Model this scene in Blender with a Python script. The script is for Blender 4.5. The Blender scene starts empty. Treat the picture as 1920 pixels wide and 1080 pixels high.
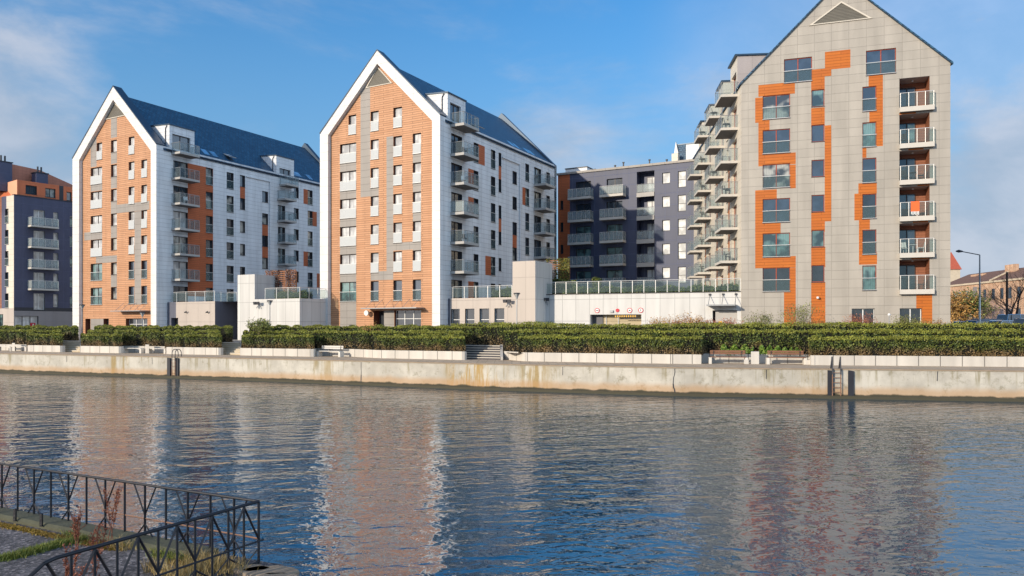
import bpy, bmesh, math, random
import numpy as np
from mathutils import Vector, noise
C = bpy.context.scene.collection
scn = bpy.context.scene
R = math.radians
# ------------------------------------------------------------------ camera, world, sun
F, HZ, EYE = 1420.0, 611.0, 4.2            # focal length and horizon in photo pixels, eye height over the water
cd = bpy.data.cameras.new("camera"); cam = bpy.data.objects.new("camera", cd); C.objects.link(cam)
cam.location = (0, 0, EYE); cam.rotation_euler = (R(90), 0, 0)
cd.sensor_width = 36; cd.lens = F / 1920 * 36; cd.shift_y = (HZ - 540) / 1920
cd.clip_start = .1; cd.clip_end = 4000
scn.camera = cam
SUN = Vector((-.73, -.683, 0)).normalized()
EL = R(15); SUNV = Vector((SUN.x * math.cos(EL), SUN.y * math.cos(EL), math.sin(EL)))
sd = bpy.data.lights.new("sun", 'SUN'); so = bpy.data.objects.new("sun", sd); C.objects.link(so)
sd.energy = 3.0; sd.angle = R(.5); sd.color = (1.0, .87, .70)
so.rotation_euler = SUNV.to_track_quat('Z', 'Y').to_euler(); so.location = SUNV * 200
scn.view_settings.view_transform = 'Standard'; scn.view_settings.look = 'None'
scn.view_settings.exposure = 0.55; scn.view_settings.gamma = 1
w = bpy.data.worlds.new("World"); scn.world = w; w.use_nodes = True
nt = w.node_tree; nt.nodes.clear(); N = nt.nodes.new; L = nt.links.new
out = N('ShaderNodeOutputWorld'); sky = N('ShaderNodeTexSky'); sky.sky_type = 'NISHITA'; sky.sun_disc = False
sky.sun_elevation = EL; sky.sun_rotation = math.atan2(SUN.x, SUN.y) % (2 * math.pi)
sky.air_density = 1.0; sky.dust_density = .25; sky.ozone_density = 3.0
hs = N('ShaderNodeHueSaturation'); hs.inputs['Saturation'].default_value = 1.28; hs.inputs['Hue'].default_value = .501; hs.inputs['Value'].default_value = 1.0; hs.inputs['Saturation'].default_value = 1.28
L(sky.outputs[0], hs.inputs['Color'])
bg = N('ShaderNodeBackground'); bg.inputs[1].default_value = .15; L(hs.outputs[0], bg.inputs[0])
bc = N('ShaderNodeBackground')
tc = N('ShaderNodeTexCoord')
def vm(op, a, b=None):
    n = N('ShaderNodeVectorMath'); n.operation = op
    for i, x in enumerate((a, b)):
        if x is None: continue
        if isinstance(x, (tuple, Vector)): n.inputs[i].default_value = x
        else: L(x, n.inputs[i])
    return n
def ma(op, a, b=0.0, clamp=False):
    n = N('ShaderNodeMath'); n.operation = op; n.use_clamp = clamp
    for i, x in enumerate((a, b)):
        if isinstance(x, (int, float)): n.inputs[i].default_value = x
        else: L(x, n.inputs[i])
    return n.outputs[0]
def mr(x, a, b, c=0., d=1.):
    n = N('ShaderNodeMapRange'); n.interpolation_type = 'SMOOTHSTEP'; L(x, n.inputs[0])
    for i, v in enumerate((a, b, c, d)): n.inputs[i + 1].default_value = v
    return n.outputs[0]
dirv = tc.outputs['Generated']
def nz(scale, detail, sc3=(1, 1, 2.2), off=(0, 0, 0), rough=.6):
    m = N('ShaderNodeMapping'); L(dirv, m.inputs[0]); m.inputs['Scale'].default_value = sc3; m.inputs['Location'].default_value = off
    n = N('ShaderNodeTexNoise'); L(m.outputs[0], n.inputs['Vector']); n.inputs['Scale'].default_value = scale
    n.inputs['Detail'].default_value = detail; n.inputs['Roughness'].default_value = rough; n.inputs['Distortion'].default_value = .3
    return n.outputs[0]
def pdir(px, py): return Vector(((px - 960) / F, 1, (HZ - py) / F)).normalized()
n1 = nz(2.2, 7, off=(5.3, 4, 2)); n2 = nz(5.5, 6, (1, 1, 1.6), (7, 2, 4)); n3 = nz(1.1, 5, (1, 1, 2.5), (1, 9, 2))
def bank(px, py, a, b, d=None, rag=.10):            # cloud bank round one direction of the sky, edges broken by noise
    dd = d or pdir(px, py)
    t = vm('DOT_PRODUCT', dirv, dd).outputs['Value']
    t = ma('ADD', t, ma('MULTIPLY', ma('SUBTRACT', n2, .5), rag * .7))
    t = ma('ADD', t, ma('MULTIPLY', ma('SUBTRACT', n1, .5), rag))
    return mr(t, a, b)
f1 = ma('MULTIPLY', ma('MAXIMUM', bank(-60, 480, .972, .996, rag=.025), bank(-90, 290, .982, .996, rag=.03)), .85)
f2 = ma('MAXIMUM', ma('MULTIPLY', bank(2080, 480, .955, .992, rag=.07), .85), ma('MULTIPLY', bank(2100, 120, .86, .98, rag=.05), .42))
f3 = bank(0, 0, .50, .88, Vector((-.96, -.25, .28)).normalized())
f4 = ma('MULTIPLY', bank(0, 0, .45, .9, Vector((.80, -.45, .40)).normalized()), .85)  # unseen bright bank behind the camera, added to fill the shaded flanks
sepd = N('ShaderNodeSeparateXYZ'); L(dirv, sepd.inputs[0])
wisp = ma('MULTIPLY', mr(n1, .46, .74), ma('MULTIPLY', mr(n3, .30, .52), .95))
fac = ma('MAXIMUM', ma('MAXIMUM', ma('MAXIMUM', f1, f2), f4), ma('MAXIMUM', f3, wisp))
hz = ma('MULTIPLY', mr(sepd.outputs[2], .50, .02), .86)      # pale blue air towards the horizon
bh = N('ShaderNodeBackground'); bh.inputs[0].default_value = (.140, .255, .385, 1); bh.inputs[1].default_value = 1.0
cr = N('ShaderNodeMixRGB'); L(mr(n2, .35, .65), cr.inputs[0]); cr.inputs[1].default_value = (.27, .33, .42, 1); cr.inputs[2].default_value = (.40, .43, .50, 1)
c2 = N('ShaderNodeMixRGB'); L(f3, c2.inputs[0]); L(cr.outputs[0], c2.inputs[1]); c2.inputs[2].default_value = (.92, .90, .92, 1)
c3 = N('ShaderNodeMixRGB'); L(f4, c3.inputs[0]); L(c2.outputs[0], c3.inputs[1]); c3.inputs[2].default_value = (.78, .98, 1.22, 1)
L(c3.outputs[0], bc.inputs[0]); bc.inputs[1].default_value = 1.0
mh = N('ShaderNodeMixShader'); L(hz, mh.inputs[0]); L(bg.outputs[0], mh.inputs[1]); L(bh.outputs[0], mh.inputs[2])
mx = N('ShaderNodeMixShader'); L(fac, mx.inputs[0]); L(mh.outputs[0], mx.inputs[1]); L(bc.outputs[0], mx.inputs[2]); L(mx.outputs[0], out.inputs[0])

# ------------------------------------------------------------------ materials
MATS = {}
def newmat(name):
    m = bpy.data.materials.new(name); m.use_nodes = True; MATS[name] = m
    return m, m.node_tree, m.node_tree.nodes['Principled BSDF']
def tnode(t, kind, **kw):
    n = t.nodes.new(kind)
    for k, v in kw.items(): setattr(n, k, v)
    return n
def mat(name, col, rough=.6, var=.12, vs=1.2, bump=.0, bs=30, spec=.4, metal=0, coat=0, coord='Object'):
    m, t, p = newmat(name)
    p.inputs['Roughness'].default_value = rough; p.inputs['Specular IOR Level'].default_value = spec
    p.inputs['Metallic'].default_value = metal; p.inputs['Coat Weight'].default_value = coat
    g = tnode(t, 'ShaderNodeNewGeometry'); n = tnode(t, 'ShaderNodeTexNoise'); n.inputs['Scale'].default_value = vs; n.inputs['Detail'].default_value = 5
    t.links.new(g.outputs['Position'], n.inputs['Vector'])
    mxn = tnode(t, 'ShaderNodeMixRGB'); t.links.new(n.outputs[0], mxn.inputs[0])
    mxn.inputs[1].default_value = tuple(c * (1 - var) for c in col) + (1,); mxn.inputs[2].default_value = tuple(min(1, c * (1 + var)) for c in col) + (1,)
    t.links.new(mxn.outputs[0], p.inputs['Base Color'])
    if bump:
        n2_ = tnode(t, 'ShaderNodeTexNoise'); n2_.inputs['Scale'].default_value = bs; n2_.inputs['Detail'].default_value = 4
        t.links.new(g.outputs['Position'], n2_.inputs['Vector'])
        b = tnode(t, 'ShaderNodeBump'); b.inputs['Strength'].default_value = bump; b.inputs['Distance'].default_value = .02
        t.links.new(n2_.outputs[0], b.inputs['Height']); t.links.new(b.outputs[0], p.inputs['Normal'])
    return m
def clad(name, col, pw, ph, joint=.45, ms=.02, var=.05, rough=.5, offset=0.0, stain=.06, spec=.35, vary=None, shift=(0, 0)):
    """panel cladding: grid of panels with recessed joints, in metres on the facade"""
    m, t, p = newmat(name); p.inputs['Roughness'].default_value = rough; p.inputs['Specular IOR Level'].default_value = spec
    uv = tnode(t, 'ShaderNodeUVMap'); mp = tnode(t, 'ShaderNodeMapping'); mp.inputs['Location'].default_value = (shift[0], shift[1], 0)
    t.links.new(uv.outputs[0], mp.inputs[0])
    br = tnode(t, 'ShaderNodeTexBrick', offset=offset, squash=1.0); t.links.new(mp.outputs[0], br.inputs['Vector'])
    br.inputs['Scale'].default_value = 1; br.inputs['Brick Width'].default_value = pw; br.inputs['Row Height'].default_value = ph
    br.inputs['Mortar Size'].default_value = ms; br.inputs['Mortar Smooth'].default_value = .2; br.inputs['Bias'].default_value = 0
    c2_ = vary or tuple(c * (1 - 2 * var) for c in col)
    br.inputs['Color1'].default_value = tuple(col) + (1,); br.inputs['Color2'].default_value = tuple(c2_) + (1,)
    br.inputs['Mortar'].default_value = tuple(c * joint for c in col) + (1,)
    n = tnode(t, 'ShaderNodeTexNoise'); n.inputs['Scale'].default_value = .55; n.inputs['Detail'].default_value = 6
    mp2 = tnode(t, 'ShaderNodeMapping'); mp2.inputs['Scale'].default_value = (2.2, .28, 1); t.links.new(uv.outputs[0], mp2.inputs[0]); t.links.new(mp2.outputs[0], n.inputs['Vector'])
    mm = tnode(t, 'ShaderNodeMixRGB', blend_type='MULTIPLY'); mm.inputs[0].default_value = 1
    rp = tnode(t, 'ShaderNodeMapRange'); t.links.new(n.outputs[0], rp.inputs[0]); rp.inputs[1].default_value = .3; rp.inputs[2].default_value = .7
    rp.inputs[3].default_value = 1 - 2 * stain; rp.inputs[4].default_value = 1
    t.links.new(br.outputs['Color'], mm.inputs[1]); t.links.new(rp.outputs[0], mm.inputs[2]); t.links.new(mm.outputs[0], p.inputs['Base Color'])
    b = tnode(t, 'ShaderNodeBump', invert=True); b.inputs['Strength'].default_value = .5; b.inputs['Distance'].default_value = .02
    t.links.new(br.outputs['Fac'], b.inputs['Height']); t.links.new(b.outputs[0], p.inputs['Normal'])
    return m
def glassy(name, col, rough=.04, ior=1.55, curtain=None, folds=7.0):
    """window pane: dark room or a curtain behind reflective glass"""
    m, t, p = newmat(name); p.inputs['Roughness'].default_value = .5
    p.inputs['Coat Weight'].default_value = 1; p.inputs['Coat Roughness'].default_value = rough; p.inputs['Coat IOR'].default_value = ior + .35
    p.inputs['Specular IOR Level'].default_value = .2
    g = tnode(t, 'ShaderNodeUVMap'); n = tnode(t, 'ShaderNodeTexNoise'); n.inputs['Scale'].default_value = .9
    oi = tnode(t, 'ShaderNodeObjectInfo'); ad = tnode(t, 'ShaderNodeVectorMath', operation='ADD')
    sc_ = tnode(t, 'ShaderNodeVectorMath', operation='SCALE'); sc_.inputs[0].default_value = (37, 11, 5); t.links.new(oi.outputs['Random'], sc_.inputs['Scale'])
    t.links.new(g.outputs[0], ad.inputs[0]); t.links.new(sc_.outputs[0], ad.inputs[1]); t.links.new(ad.outputs[0], n.inputs['Vector'])
    mxn = tnode(t, 'ShaderNodeMixRGB'); rp = tnode(t, 'ShaderNodeMapRange'); t.links.new(n.outputs[0], rp.inputs[0]); rp.inputs[1].default_value = .42; rp.inputs[2].default_value = .58
    t.links.new(rp.outputs[0], mxn.inputs[0]); mxn.inputs[1].default_value = tuple(col) + (1,)
    mxn.inputs[2].default_value = tuple(c * 1.6 for c in col) + (1,)
    if curtain:
        wv = tnode(t, 'ShaderNodeTexWave'); wv.inputs['Scale'].default_value = folds / 3; wv.inputs['Distortion'].default_value = 2; wv.bands_direction = 'X'
        t.links.new(ad.outputs[0], wv.inputs['Vector'])
        c1 = tnode(t, 'ShaderNodeMixRGB'); t.links.new(wv.outputs[1], c1.inputs[0]); c1.inputs[1].default_value = tuple(c * .72 for c in curtain) + (1,); c1.inputs[2].default_value = tuple(curtain) + (1,)
        t.links.new(c1.outputs[0], mxn.inputs[2])
    # a little warp of the pane bends its reflections
    nb = tnode(t, 'ShaderNodeTexNoise'); nb.inputs['Scale'].default_value = 1.3; t.links.new(ad.outputs[0], nb.inputs['Vector'])
    b = tnode(t, 'ShaderNodeBump'); b.inputs['Strength'].default_value = .25; b.inputs['Distance'].default_value = .02
    t.links.new(nb.outputs[0], b.inputs['Height']); t.links.new(b.outputs[0], p.inputs['Coat Normal'])
    t.links.new(mxn.outputs[0], p.inputs['Base Color'])
    return m
def clearglass(name, tint, alpha, rough=.08, base=None):
    m, t, p = newmat(name); p.inputs['Roughness'].default_value = rough; p.inputs['Base Color'].default_value = tuple(base or tint) + (1,)
    p.inputs['Specular IOR Level'].default_value = .9
    tr = tnode(t, 'ShaderNodeBsdfTransparent'); tr.inputs[0].default_value = tuple(tint) + (1,)
    mx_ = tnode(t, 'ShaderNodeMixShader'); mx_.inputs[0].default_value = alpha
    t.links.new(tr.outputs[0], mx_.inputs[1]); t.links.new(p.outputs[0], mx_.inputs[2])
    t.links.new(mx_.outputs[0], t.nodes['Material Output'].inputs[0])
    return m
siding = clad('orange_siding', (.56, .295, .160), 2.4, .22, .42, .022, .05, .6, .5, .07, vary=(.49, .245, .125))
siding_dk = clad('rust_siding', (.50, .13, .045), 2.4, .22, .55, .018, .06, .6, .5, .05)
siding_b3 = clad('bright_orange_siding', (.50, .135, .012), 3.0, .24, .6, .018, .05, .55, .5, .05, vary=(.44, .112, .012))
greyp = clad('grey_panel', (.30, .275, .25), 1.6, .72, .62, .018, .03)
whitep = clad('white_panel', (.76, .78, .80), 1.8, .48, .62, .018, .03, stain=.11)
whitef = clad('white_frame_panel', (.72, .71, .69), 2.2, .9, .68, .016, .025, stain=.08)
podw = clad('white_podium_panel', (.62, .61, .585), 1.3, 2.02, .58, .02, .03, stain=.10, shift=(0, -.6))
podg = clad('stone_grey_podium_panel', (.47, .41, .36), 1.9, 2.02, .7, .018, .02, stain=.05, shift=(0, -.6))
podk = clad('slate_podium_panel', (.12, .125, .16), 2.4, 2.02, .7, .016, .02, shift=(0, -.6))
beige = clad('beige_panel', (.41, .375, .325), 1.32, .7325, .70, .016, .035, stain=.10)
cream = clad('cream_panel', (.66, .60, .50), 1.6, .7325, .7, .016, .02, stain=.05)
purple = clad('dark_violet_panel', (.056, .068, .122), 1.6, 1.5, 1.7, .02, .04, stain=.08)
navy = clad('dark_slate_panel', (.075, .082, .14), 2.6, 1.5, 1.5, .014, .03, stain=.06)
orangeb = clad('coral_panel', (.62, .17, .07), 2.0, 1.5, .8, .014, .03)
brown = mat('brown_reveal', (.16, .055, .03), .6)
dark = mat('dark_grey_metal', (.035, .037, .045), .45, .1)
framem = mat('window_frame_dark', (.055, .04, .04), .45, .1)
frameo = mat('window_frame_red', (.30, .05, .02), .45, .1)
framew = mat('window_frame_white', (.72, .72, .70), .4, .05)
steel = mat('pale_steel', (.62, .62, .60), .35, .05, metal=.3)
steeld = mat('grey_steel', (.28, .29, .30), .4, .05, metal=.3)
slabm = mat('balcony_concrete', (.40, .385, .36), .8, .12, 2.0, .1)
slab_shade = mat('slab_underside_shade', (.17, .155, .145), .9, .1, 2.0)  # underside shade painted in, darker than the slab concrete
slabl = mat('pale_balcony_slab', (.52, .49, .44), .8, .08, 2.0)
louver = clad('louvre', (.17, .155, .125), 30, .12, .45, .03, .04)
pane_d = glassy('pane_dark', (.012, .016, .022))
pane_b = glassy('pane_blue', (.02, .032, .05), ior=1.7)
pane_c = glassy('pane_curtain', (.03, .035, .04), curtain=(.42, .42, .38))
pane_w = glassy('pane_net_curtain', (.30, .30, .30), curtain=(.60, .60, .59), folds=2)
pane_t = glassy('pane_teal_curtain', (.02, .04, .045), curtain=(.16, .28, .27))
pane_bl = glassy('pane_blind', (.44, .45, .45)); pane_bl.node_tree.nodes['Principled BSDF'].inputs['Coat Weight'].default_value = 0
frost = clearglass('frosted_guard_glass', (.85, .88, .88), .66, .16, (.64, .66, .66))
guardg = clearglass('clear_guard_glass', (.90, .95, .95), .13, .04, (.20, .26, .27))
balg = clearglass('balcony_glass', (.91, .95, .96), .13, .04, (.25, .30, .32))
balf = clearglass('balcony_milk_glass', (.88, .92, .92), .32, .4, (.50, .55, .55)); balf.node_tree.nodes['Principled BSDF'].inputs['Specular IOR Level'].default_value = .1
# slate roof: courses of tiles
def roofmat():
    m, t, p = newmat('blue_slate_roof'); p.inputs['Roughness'].default_value = .42; p.inputs['Specular IOR Level'].default_value = .5
    uv = tnode(t, 'ShaderNodeUVMap'); br = tnode(t, 'ShaderNodeTexBrick', offset=.5); t.links.new(uv.outputs[0], br.inputs['Vector'])
    br.inputs['Scale'].default_value = 1; br.inputs['Brick Width'].default_value = .48; br.inputs['Row Height'].default_value = .36
    br.inputs['Mortar Size'].default_value = .035; br.inputs['Mortar Smooth'].default_value = .6; br.inputs['Bias'].default_value = -.2
    br.inputs['Color1'].default_value = (.010, .058, .118, 1); br.inputs['Color2'].default_value = (.026, .105, .19, 1); br.inputs['Mortar'].default_value = (.006, .025, .06, 1)
    t.links.new(br.outputs[0], p.inputs['Base Color'])
    b = tnode(t, 'ShaderNodeBump', invert=True); b.inputs['Strength'].default_value = .9; b.inputs['Distance'].default_value = .05
    t.links.new(br.outputs['Fac'], b.inputs['Height']); t.links.new(b.outputs[0], p.inputs['Normal'])
    return m
slate = roofmat()
rooftile = mat('old_brown_roof', (.16, .09, .065), .8, .35, 1.5, .4, 12)
redtile = mat('red_tile_spire', (.40, .09, .05), .7, .2)

# ------------------------------------------------------------------ mesh builder
def wloc(o):
    v = Vector((0, 0, 0))
    while o is not None: v += o.location; o = o.parent
    return v
class MB:
    def __init__(s): s.v, s.f, s.m, s.mats = [], [], [], []
    def mi(s, m):
        if m not in s.mats: s.mats.append(m)
        return s.mats.index(m)
    def face(s, pts, m):
        i = len(s.v); s.v += [Vector(p) for p in pts]; s.f.append(tuple(range(i, i + len(pts)))); s.m.append(s.mi(m)); return s
    def hexa(s, p, m):                      # 8 corners: bottom 4, top 4
        i = len(s.v); s.v += [Vector(q) for q in p]; k = s.mi(m)
        for q in ((0, 3, 2, 1), (4, 5, 6, 7), (0, 1, 5, 4), (1, 2, 6, 5), (2, 3, 7, 6), (3, 0, 4, 7)): s.f.append(tuple(i + a for a in q)); s.m.append(k)
        return s
    def box(s, x0, x1, y0, y1, z0, z1, m):
        return s.hexa([(x0, y0, z0), (x1, y0, z0), (x1, y1, z0), (x0, y1, z0), (x0, y0, z1), (x1, y0, z1), (x1, y1, z1), (x0, y1, z1)], m)
    def fbox(s, fc, u0, u1, z0, z1, o0, o1, m):
        return s.hexa([fc.pt(u0, z0, o1), fc.pt(u1, z0, o1), fc.pt(u1, z0, o0), fc.pt(u0, z0, o0), fc.pt(u0, z1, o1), fc.pt(u1, z1, o1), fc.pt(u1, z1, o0), fc.pt(u0, z1, o0)], m)
    def prism(s, poly, vec, m, m2=None):    # poly: planar list of points, extruded by vec
        n = len(poly); a = [Vector(p) for p in poly]; vec = Vector(vec); i = len(s.v); s.v += a + [p + vec for p in a]; k = s.mi(m); k2 = s.mi(m2 or m)
        s.f.append(tuple(range(i, i + n))); s.m.append(k); s.f.append(tuple(range(i + 2 * n - 1, i + n - 1, -1))); s.m.append(k)
        for j in range(n):
            q = (j + 1) % n; s.f.append((i + j, i + n + j, i + n + q, i + q)); s.m.append(k2)
        return s
    def tube(s, p, q, r0, m, r1=None, n=6, caps=True):
        p = Vector(p); q = Vector(q); r1 = r0 if r1 is None else r1; d = (q - p)
        if d.length < 1e-6: return s
        d.normalize(); a = d.cross(Vector((0, 0, 1)) if abs(d.z) < .9 else Vector((1, 0, 0))).normalized(); b = d.cross(a)
        i = len(s.v); k = s.mi(m)
        for c, r in ((p, r0), (q, r1)):
            for j in range(n):
                t = 2 * math.pi * j / n; s.v.append(c + (a * math.cos(t) + b * math.sin(t)) * r)
        for j in range(n):
            g = (j + 1) % n; s.f.append((i + j, i + g, i + n + g, i + n + j)); s.m.append(k)
        if caps: s.f.append(tuple(i + j for j in range(n))[::-1]); s.m.append(k); s.f.append(tuple(i + n + j for j in range(n))); s.m.append(k)
        return s
    def path(s, pts, r, m, n=8):
        for a, b in zip(pts, pts[1:]): s.tube(a, b, r, m, n=n)
        return s
    def build(s, name, parent=None, origin=None, smooth=False, bevel=0):
        og = Vector(origin) if origin is not None else (wloc(parent) if parent else Vector((0, 0, 0)))
        me = bpy.data.meshes.new(name); me.from_pydata([tuple(p - og) for p in s.v], [], s.f)
        for m in s.mats: me.materials.append(m)
        me.polygons.foreach_set('material_index', s.m)
        uvl = me.uv_layers.new(name='UVMap'); d = np.zeros(len(me.loops) * 2, dtype=np.float32); k = 0
        Z = Vector((0, 0, 1))
        for f in s.f:
            a, b_, c = s.v[f[0]], s.v[f[1]], s.v[f[2]]; n = (b_ - a).cross(c - a)
            if n.length < 1e-9 and len(f) > 3: n = (c - a).cross(s.v[f[3]] - a)
            if n.length < 1e-9: n = Vector((0, 0, 1))
            n.normalize()
            if abs(n.z) > .92: t, bt = Vector((1, 0, 0)), Vector((0, 1, 0))
            else:
                t = Z.cross(n).normalized(); bt = n.cross(t)
                if bt.z < 0: bt = -bt
                if t.x < 0: t = -t
            for j in f: d[k] = s.v[j].dot(t); d[k + 1] = s.v[j].dot(bt); k += 2
        uvl.data.foreach_set('uv', d)
        me.update()
        if smooth: me.polygons.foreach_set('use_smooth', [True] * len(me.polygons))
        o = bpy.data.objects.new(name, me); C.objects.link(o)
        if parent: o.parent = parent; o.location = og - wloc(parent)
        else: o.location = og
        if bevel:
            b = o.modifiers.new('bevel', 'BEVEL'); b.width = bevel; b.segments = 2; b.limit_method = 'ANGLE'
        return o
def tag(o, label, cat, group=None):
    o['label'] = label; o['category'] = cat
    if group: o['group'] = group
    return o
def thing(name, label, cat, loc=(0, 0, 0), rz=0, group=None):
    o = bpy.data.objects.new(name, None); C.objects.link(o); o.location = loc; o.rotation_euler = (0, 0, rz); o.empty_display_size = .3
    return tag(o, label, cat, group)
def dup(root, loc, rz, label, group=None):
    r = root.copy(); C.objects.link(r); r.location = loc; r.rotation_euler = (0, 0, rz); r['label'] = label
    if group: r['group'] = group
    def cp(src, dst):
        for ch in list(src.children):
            c = ch.copy(); C.objects.link(c); c.parent = dst; cp(ch, c)
    cp(root, r)
    return r
def structure(o, kind='structure'): o['kind'] = kind; return o

# ------------------------------------------------------------------ facades (a vertical plane; pixels of the photo -> metres on it)
class Fac:
    def __init__(s, O, d):
        s.O = Vector((O[0], O[1])); s.d = Vector((d[0], d[1])).normalized(); s.n = Vector((s.d.y, -s.d.x))
        if s.n.dot(-s.O) < 0: s.n = -s.n
        s.holes, s.regs = [], []
    @staticmethod
    def px(px, Z, V):                       # through pixel column px at depth Z, vanishing point V, u grows to the right
        a = Vector(((px - 960) / F * Z, Z)); p2 = px + 50; Z2 = Z * (px - V) / (p2 - V); b = Vector(((p2 - 960) / F * Z2, Z2))
        return Fac(a, b - a)
    def off(s, o, n=None): 
        f = Fac(s.O + (n or s.n) * o, s.d); f.n = s.n.copy(); return f
    def u(s, px): a = (px - 960) / F; return (s.O.x - a * s.O.y) / (a * s.d.y - s.d.x)
    def Z(s, px): return s.O.y + s.d.y * s.u(px)
    def z(s, px, py): return EYE + (HZ - py) / F * s.Z(px)
    def pt(s, u, z, o=0): q = s.O + s.d * u + s.n * o; return Vector((q.x, q.y, z))
    def reg(s, p0, p1, y0, y1, m): pm = (p0 + p1) / 2; s.regs.append((s.u(p0), s.u(p1), s.z(pm, y1), s.z(pm, y0), m))
    def wall(s, poly, base, mb, dep=.3, reveal=None, o=0):
        us = {min(p[0] for p in poly), max(p[0] for p in poly)}; zs = {min(p[1] for p in poly), max(p[1] for p in poly)}
        lu, hu, lz, hz_ = min(us), max(us), min(zs), max(zs)
        for h in s.holes + s.regs:
            for x in h[:2]:
                if lu < x < hu: us.add(round(x, 4))
            for x in h[2:4]:
                if lz < x < hz_: zs.add(round(x, 4))
        us, zs = sorted(us), sorted(zs)
        area = sum(poly[i][0] * poly[(i + 1) % len(poly)][1] - poly[(i + 1) % len(poly)][0] * poly[i][1] for i in range(len(poly)))
        P = poly if area > 0 else poly[::-1]
        for a, b in zip(us, us[1:]):
            if b - a < 1e-4: continue
            for c, d_ in zip(zs, zs[1:]):
                if d_ - c < 1e-4: continue
                cu, cz = (a + b) / 2, (c + d_) / 2
                if any(h[0] < cu < h[1] and h[2] < cz < h[3] for h in s.holes): continue
                q = [(a, c), (b, c), (b, d_), (a, d_)]
                for i in range(len(P)):
                    (x0, y0), (x1, y1) = P[i], P[(i + 1) % len(P)]; r = []
                    sd_ = lambda p: (x1 - x0) * (p[1] - y0) - (y1 - y0) * (p[0] - x0)
                    for j in range(len(q)):
                        A, B = q[j], q[(j + 1) % len(q)]; sa, sb = sd_(A), sd_(B)
                        if sa >= 0: r.append(A)
                        if (sa > 0 > sb) or (sa < 0 < sb): t = sa / (sa - sb); r.append((A[0] + (B[0] - A[0]) * t, A[1] + (B[1] - A[1]) * t))
                    q = r
                    if len(q) < 3: break
                if len(q) < 3: continue
                mt = base
                for g in s.regs:
                    if g[0] < cu < g[1] and g[2] < cz < g[3]: mt = g[4]
                mb.face([s.pt(x, y, o) for x, y in q], mt)
        for h in s.holes:
            dp = h[4] if len(h) > 4 else dep; rv = (h[5] if len(h) > 5 else None) or reveal or base
            u0, u1, z0, z1 = h[:4]
            mb.face([s.pt(u0, z0, o), s.pt(u0, z1, o), s.pt(u0, z1, o - dp), s.pt(u0, z0, o - dp)], rv)
            mb.face([s.pt(u1, z0, o), s.pt(u1, z0, o - dp), s.pt(u1, z1, o - dp), s.pt(u1, z1, o)], rv)
            mb.face([s.pt(u0, z1, o), s.pt(u1, z1, o), s.pt(u1, z1, o - dp), s.pt(u0, z1, o - dp)], rv)
            mb.face([s.pt(u0, z0, o), s.pt(u0, z0, o - dp), s.pt(u1, z0, o - dp), s.pt(u1, z0, o)], rv)
RNG = random.Random(7)
def window(fc, u0, u1, z0, z1, parent, dep=.3, mull=0, guard=None, pane=None, fm=None, transom=None, name='window', hole=True, reveal=None, fw=.055):
    fm = fm or framem
    if hole: fc.holes.append((u0, u1, z0, z1, dep, reveal))
    f = MB(); o0, o1 = -dep, -dep + .07; w_ = fw; e = .003
    f.fbox(fc, u0 + e, u0 + w_, z0 + e, z1 - e, o0, o1, fm); f.fbox(fc, u1 - w_, u1 - e, z0 + e, z1 - e, o0, o1, fm)
    f.fbox(fc, u0 + w_, u1 - w_, z0 + e, z0 + w_, o0, o1, fm); f.fbox(fc, u0 + w_, u1 - w_, z1 - w_, z1 - e, o0, o1, fm)
    for i in range(mull):
        uc = u0 + (u1 - u0) * (i + 1) / (mull + 1); f.fbox(fc, uc - w_ * .7, uc + w_ * .7, z0 + w_, z1 - w_, o0, o1 + .004, fm)
    if transom:
        zt = z0 + (z1 - z0) * transom; f.fbox(fc, u0 + w_, u1 - w_, zt - w_ / 2, zt + w_ / 2, o0, o1 + .002, fm)
    # sill
    f.fbox(fc, u0 - .02, u1 + .02, z0 - .045, z0 - .003, -.02, .05, dark)
    og = fc.pt((u0 + u1) / 2, z0, -dep)
    fo = f.build(name, parent, og)
    p = MB(); p.fbox(fc, u0 + w_ * .5, u1 - w_ * .5, z0 + w_ * .5, z1 - w_ * .5, o0 - .02, o0 + .03, pane or RNG.choice([pane_d, pane_b, pane_c]))
    p.build('pane', fo, og)
    if guard:
        g = MB(); zt = z0 + 1.02; g.fbox(fc, u0 + .01, u1 - .01, z0 + .06, zt - .03, .02, .035, guard)
        g.fbox(fc, u0 - .02, u1 + .02, zt - .03, zt + .01, .005, .05, steel); g.fbox(fc, u0 - .02, u1 + .02, z0 + .02, z0 + .055, .005, .05, steel)
        g.build('guard', fo, og)
    return fo
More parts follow.
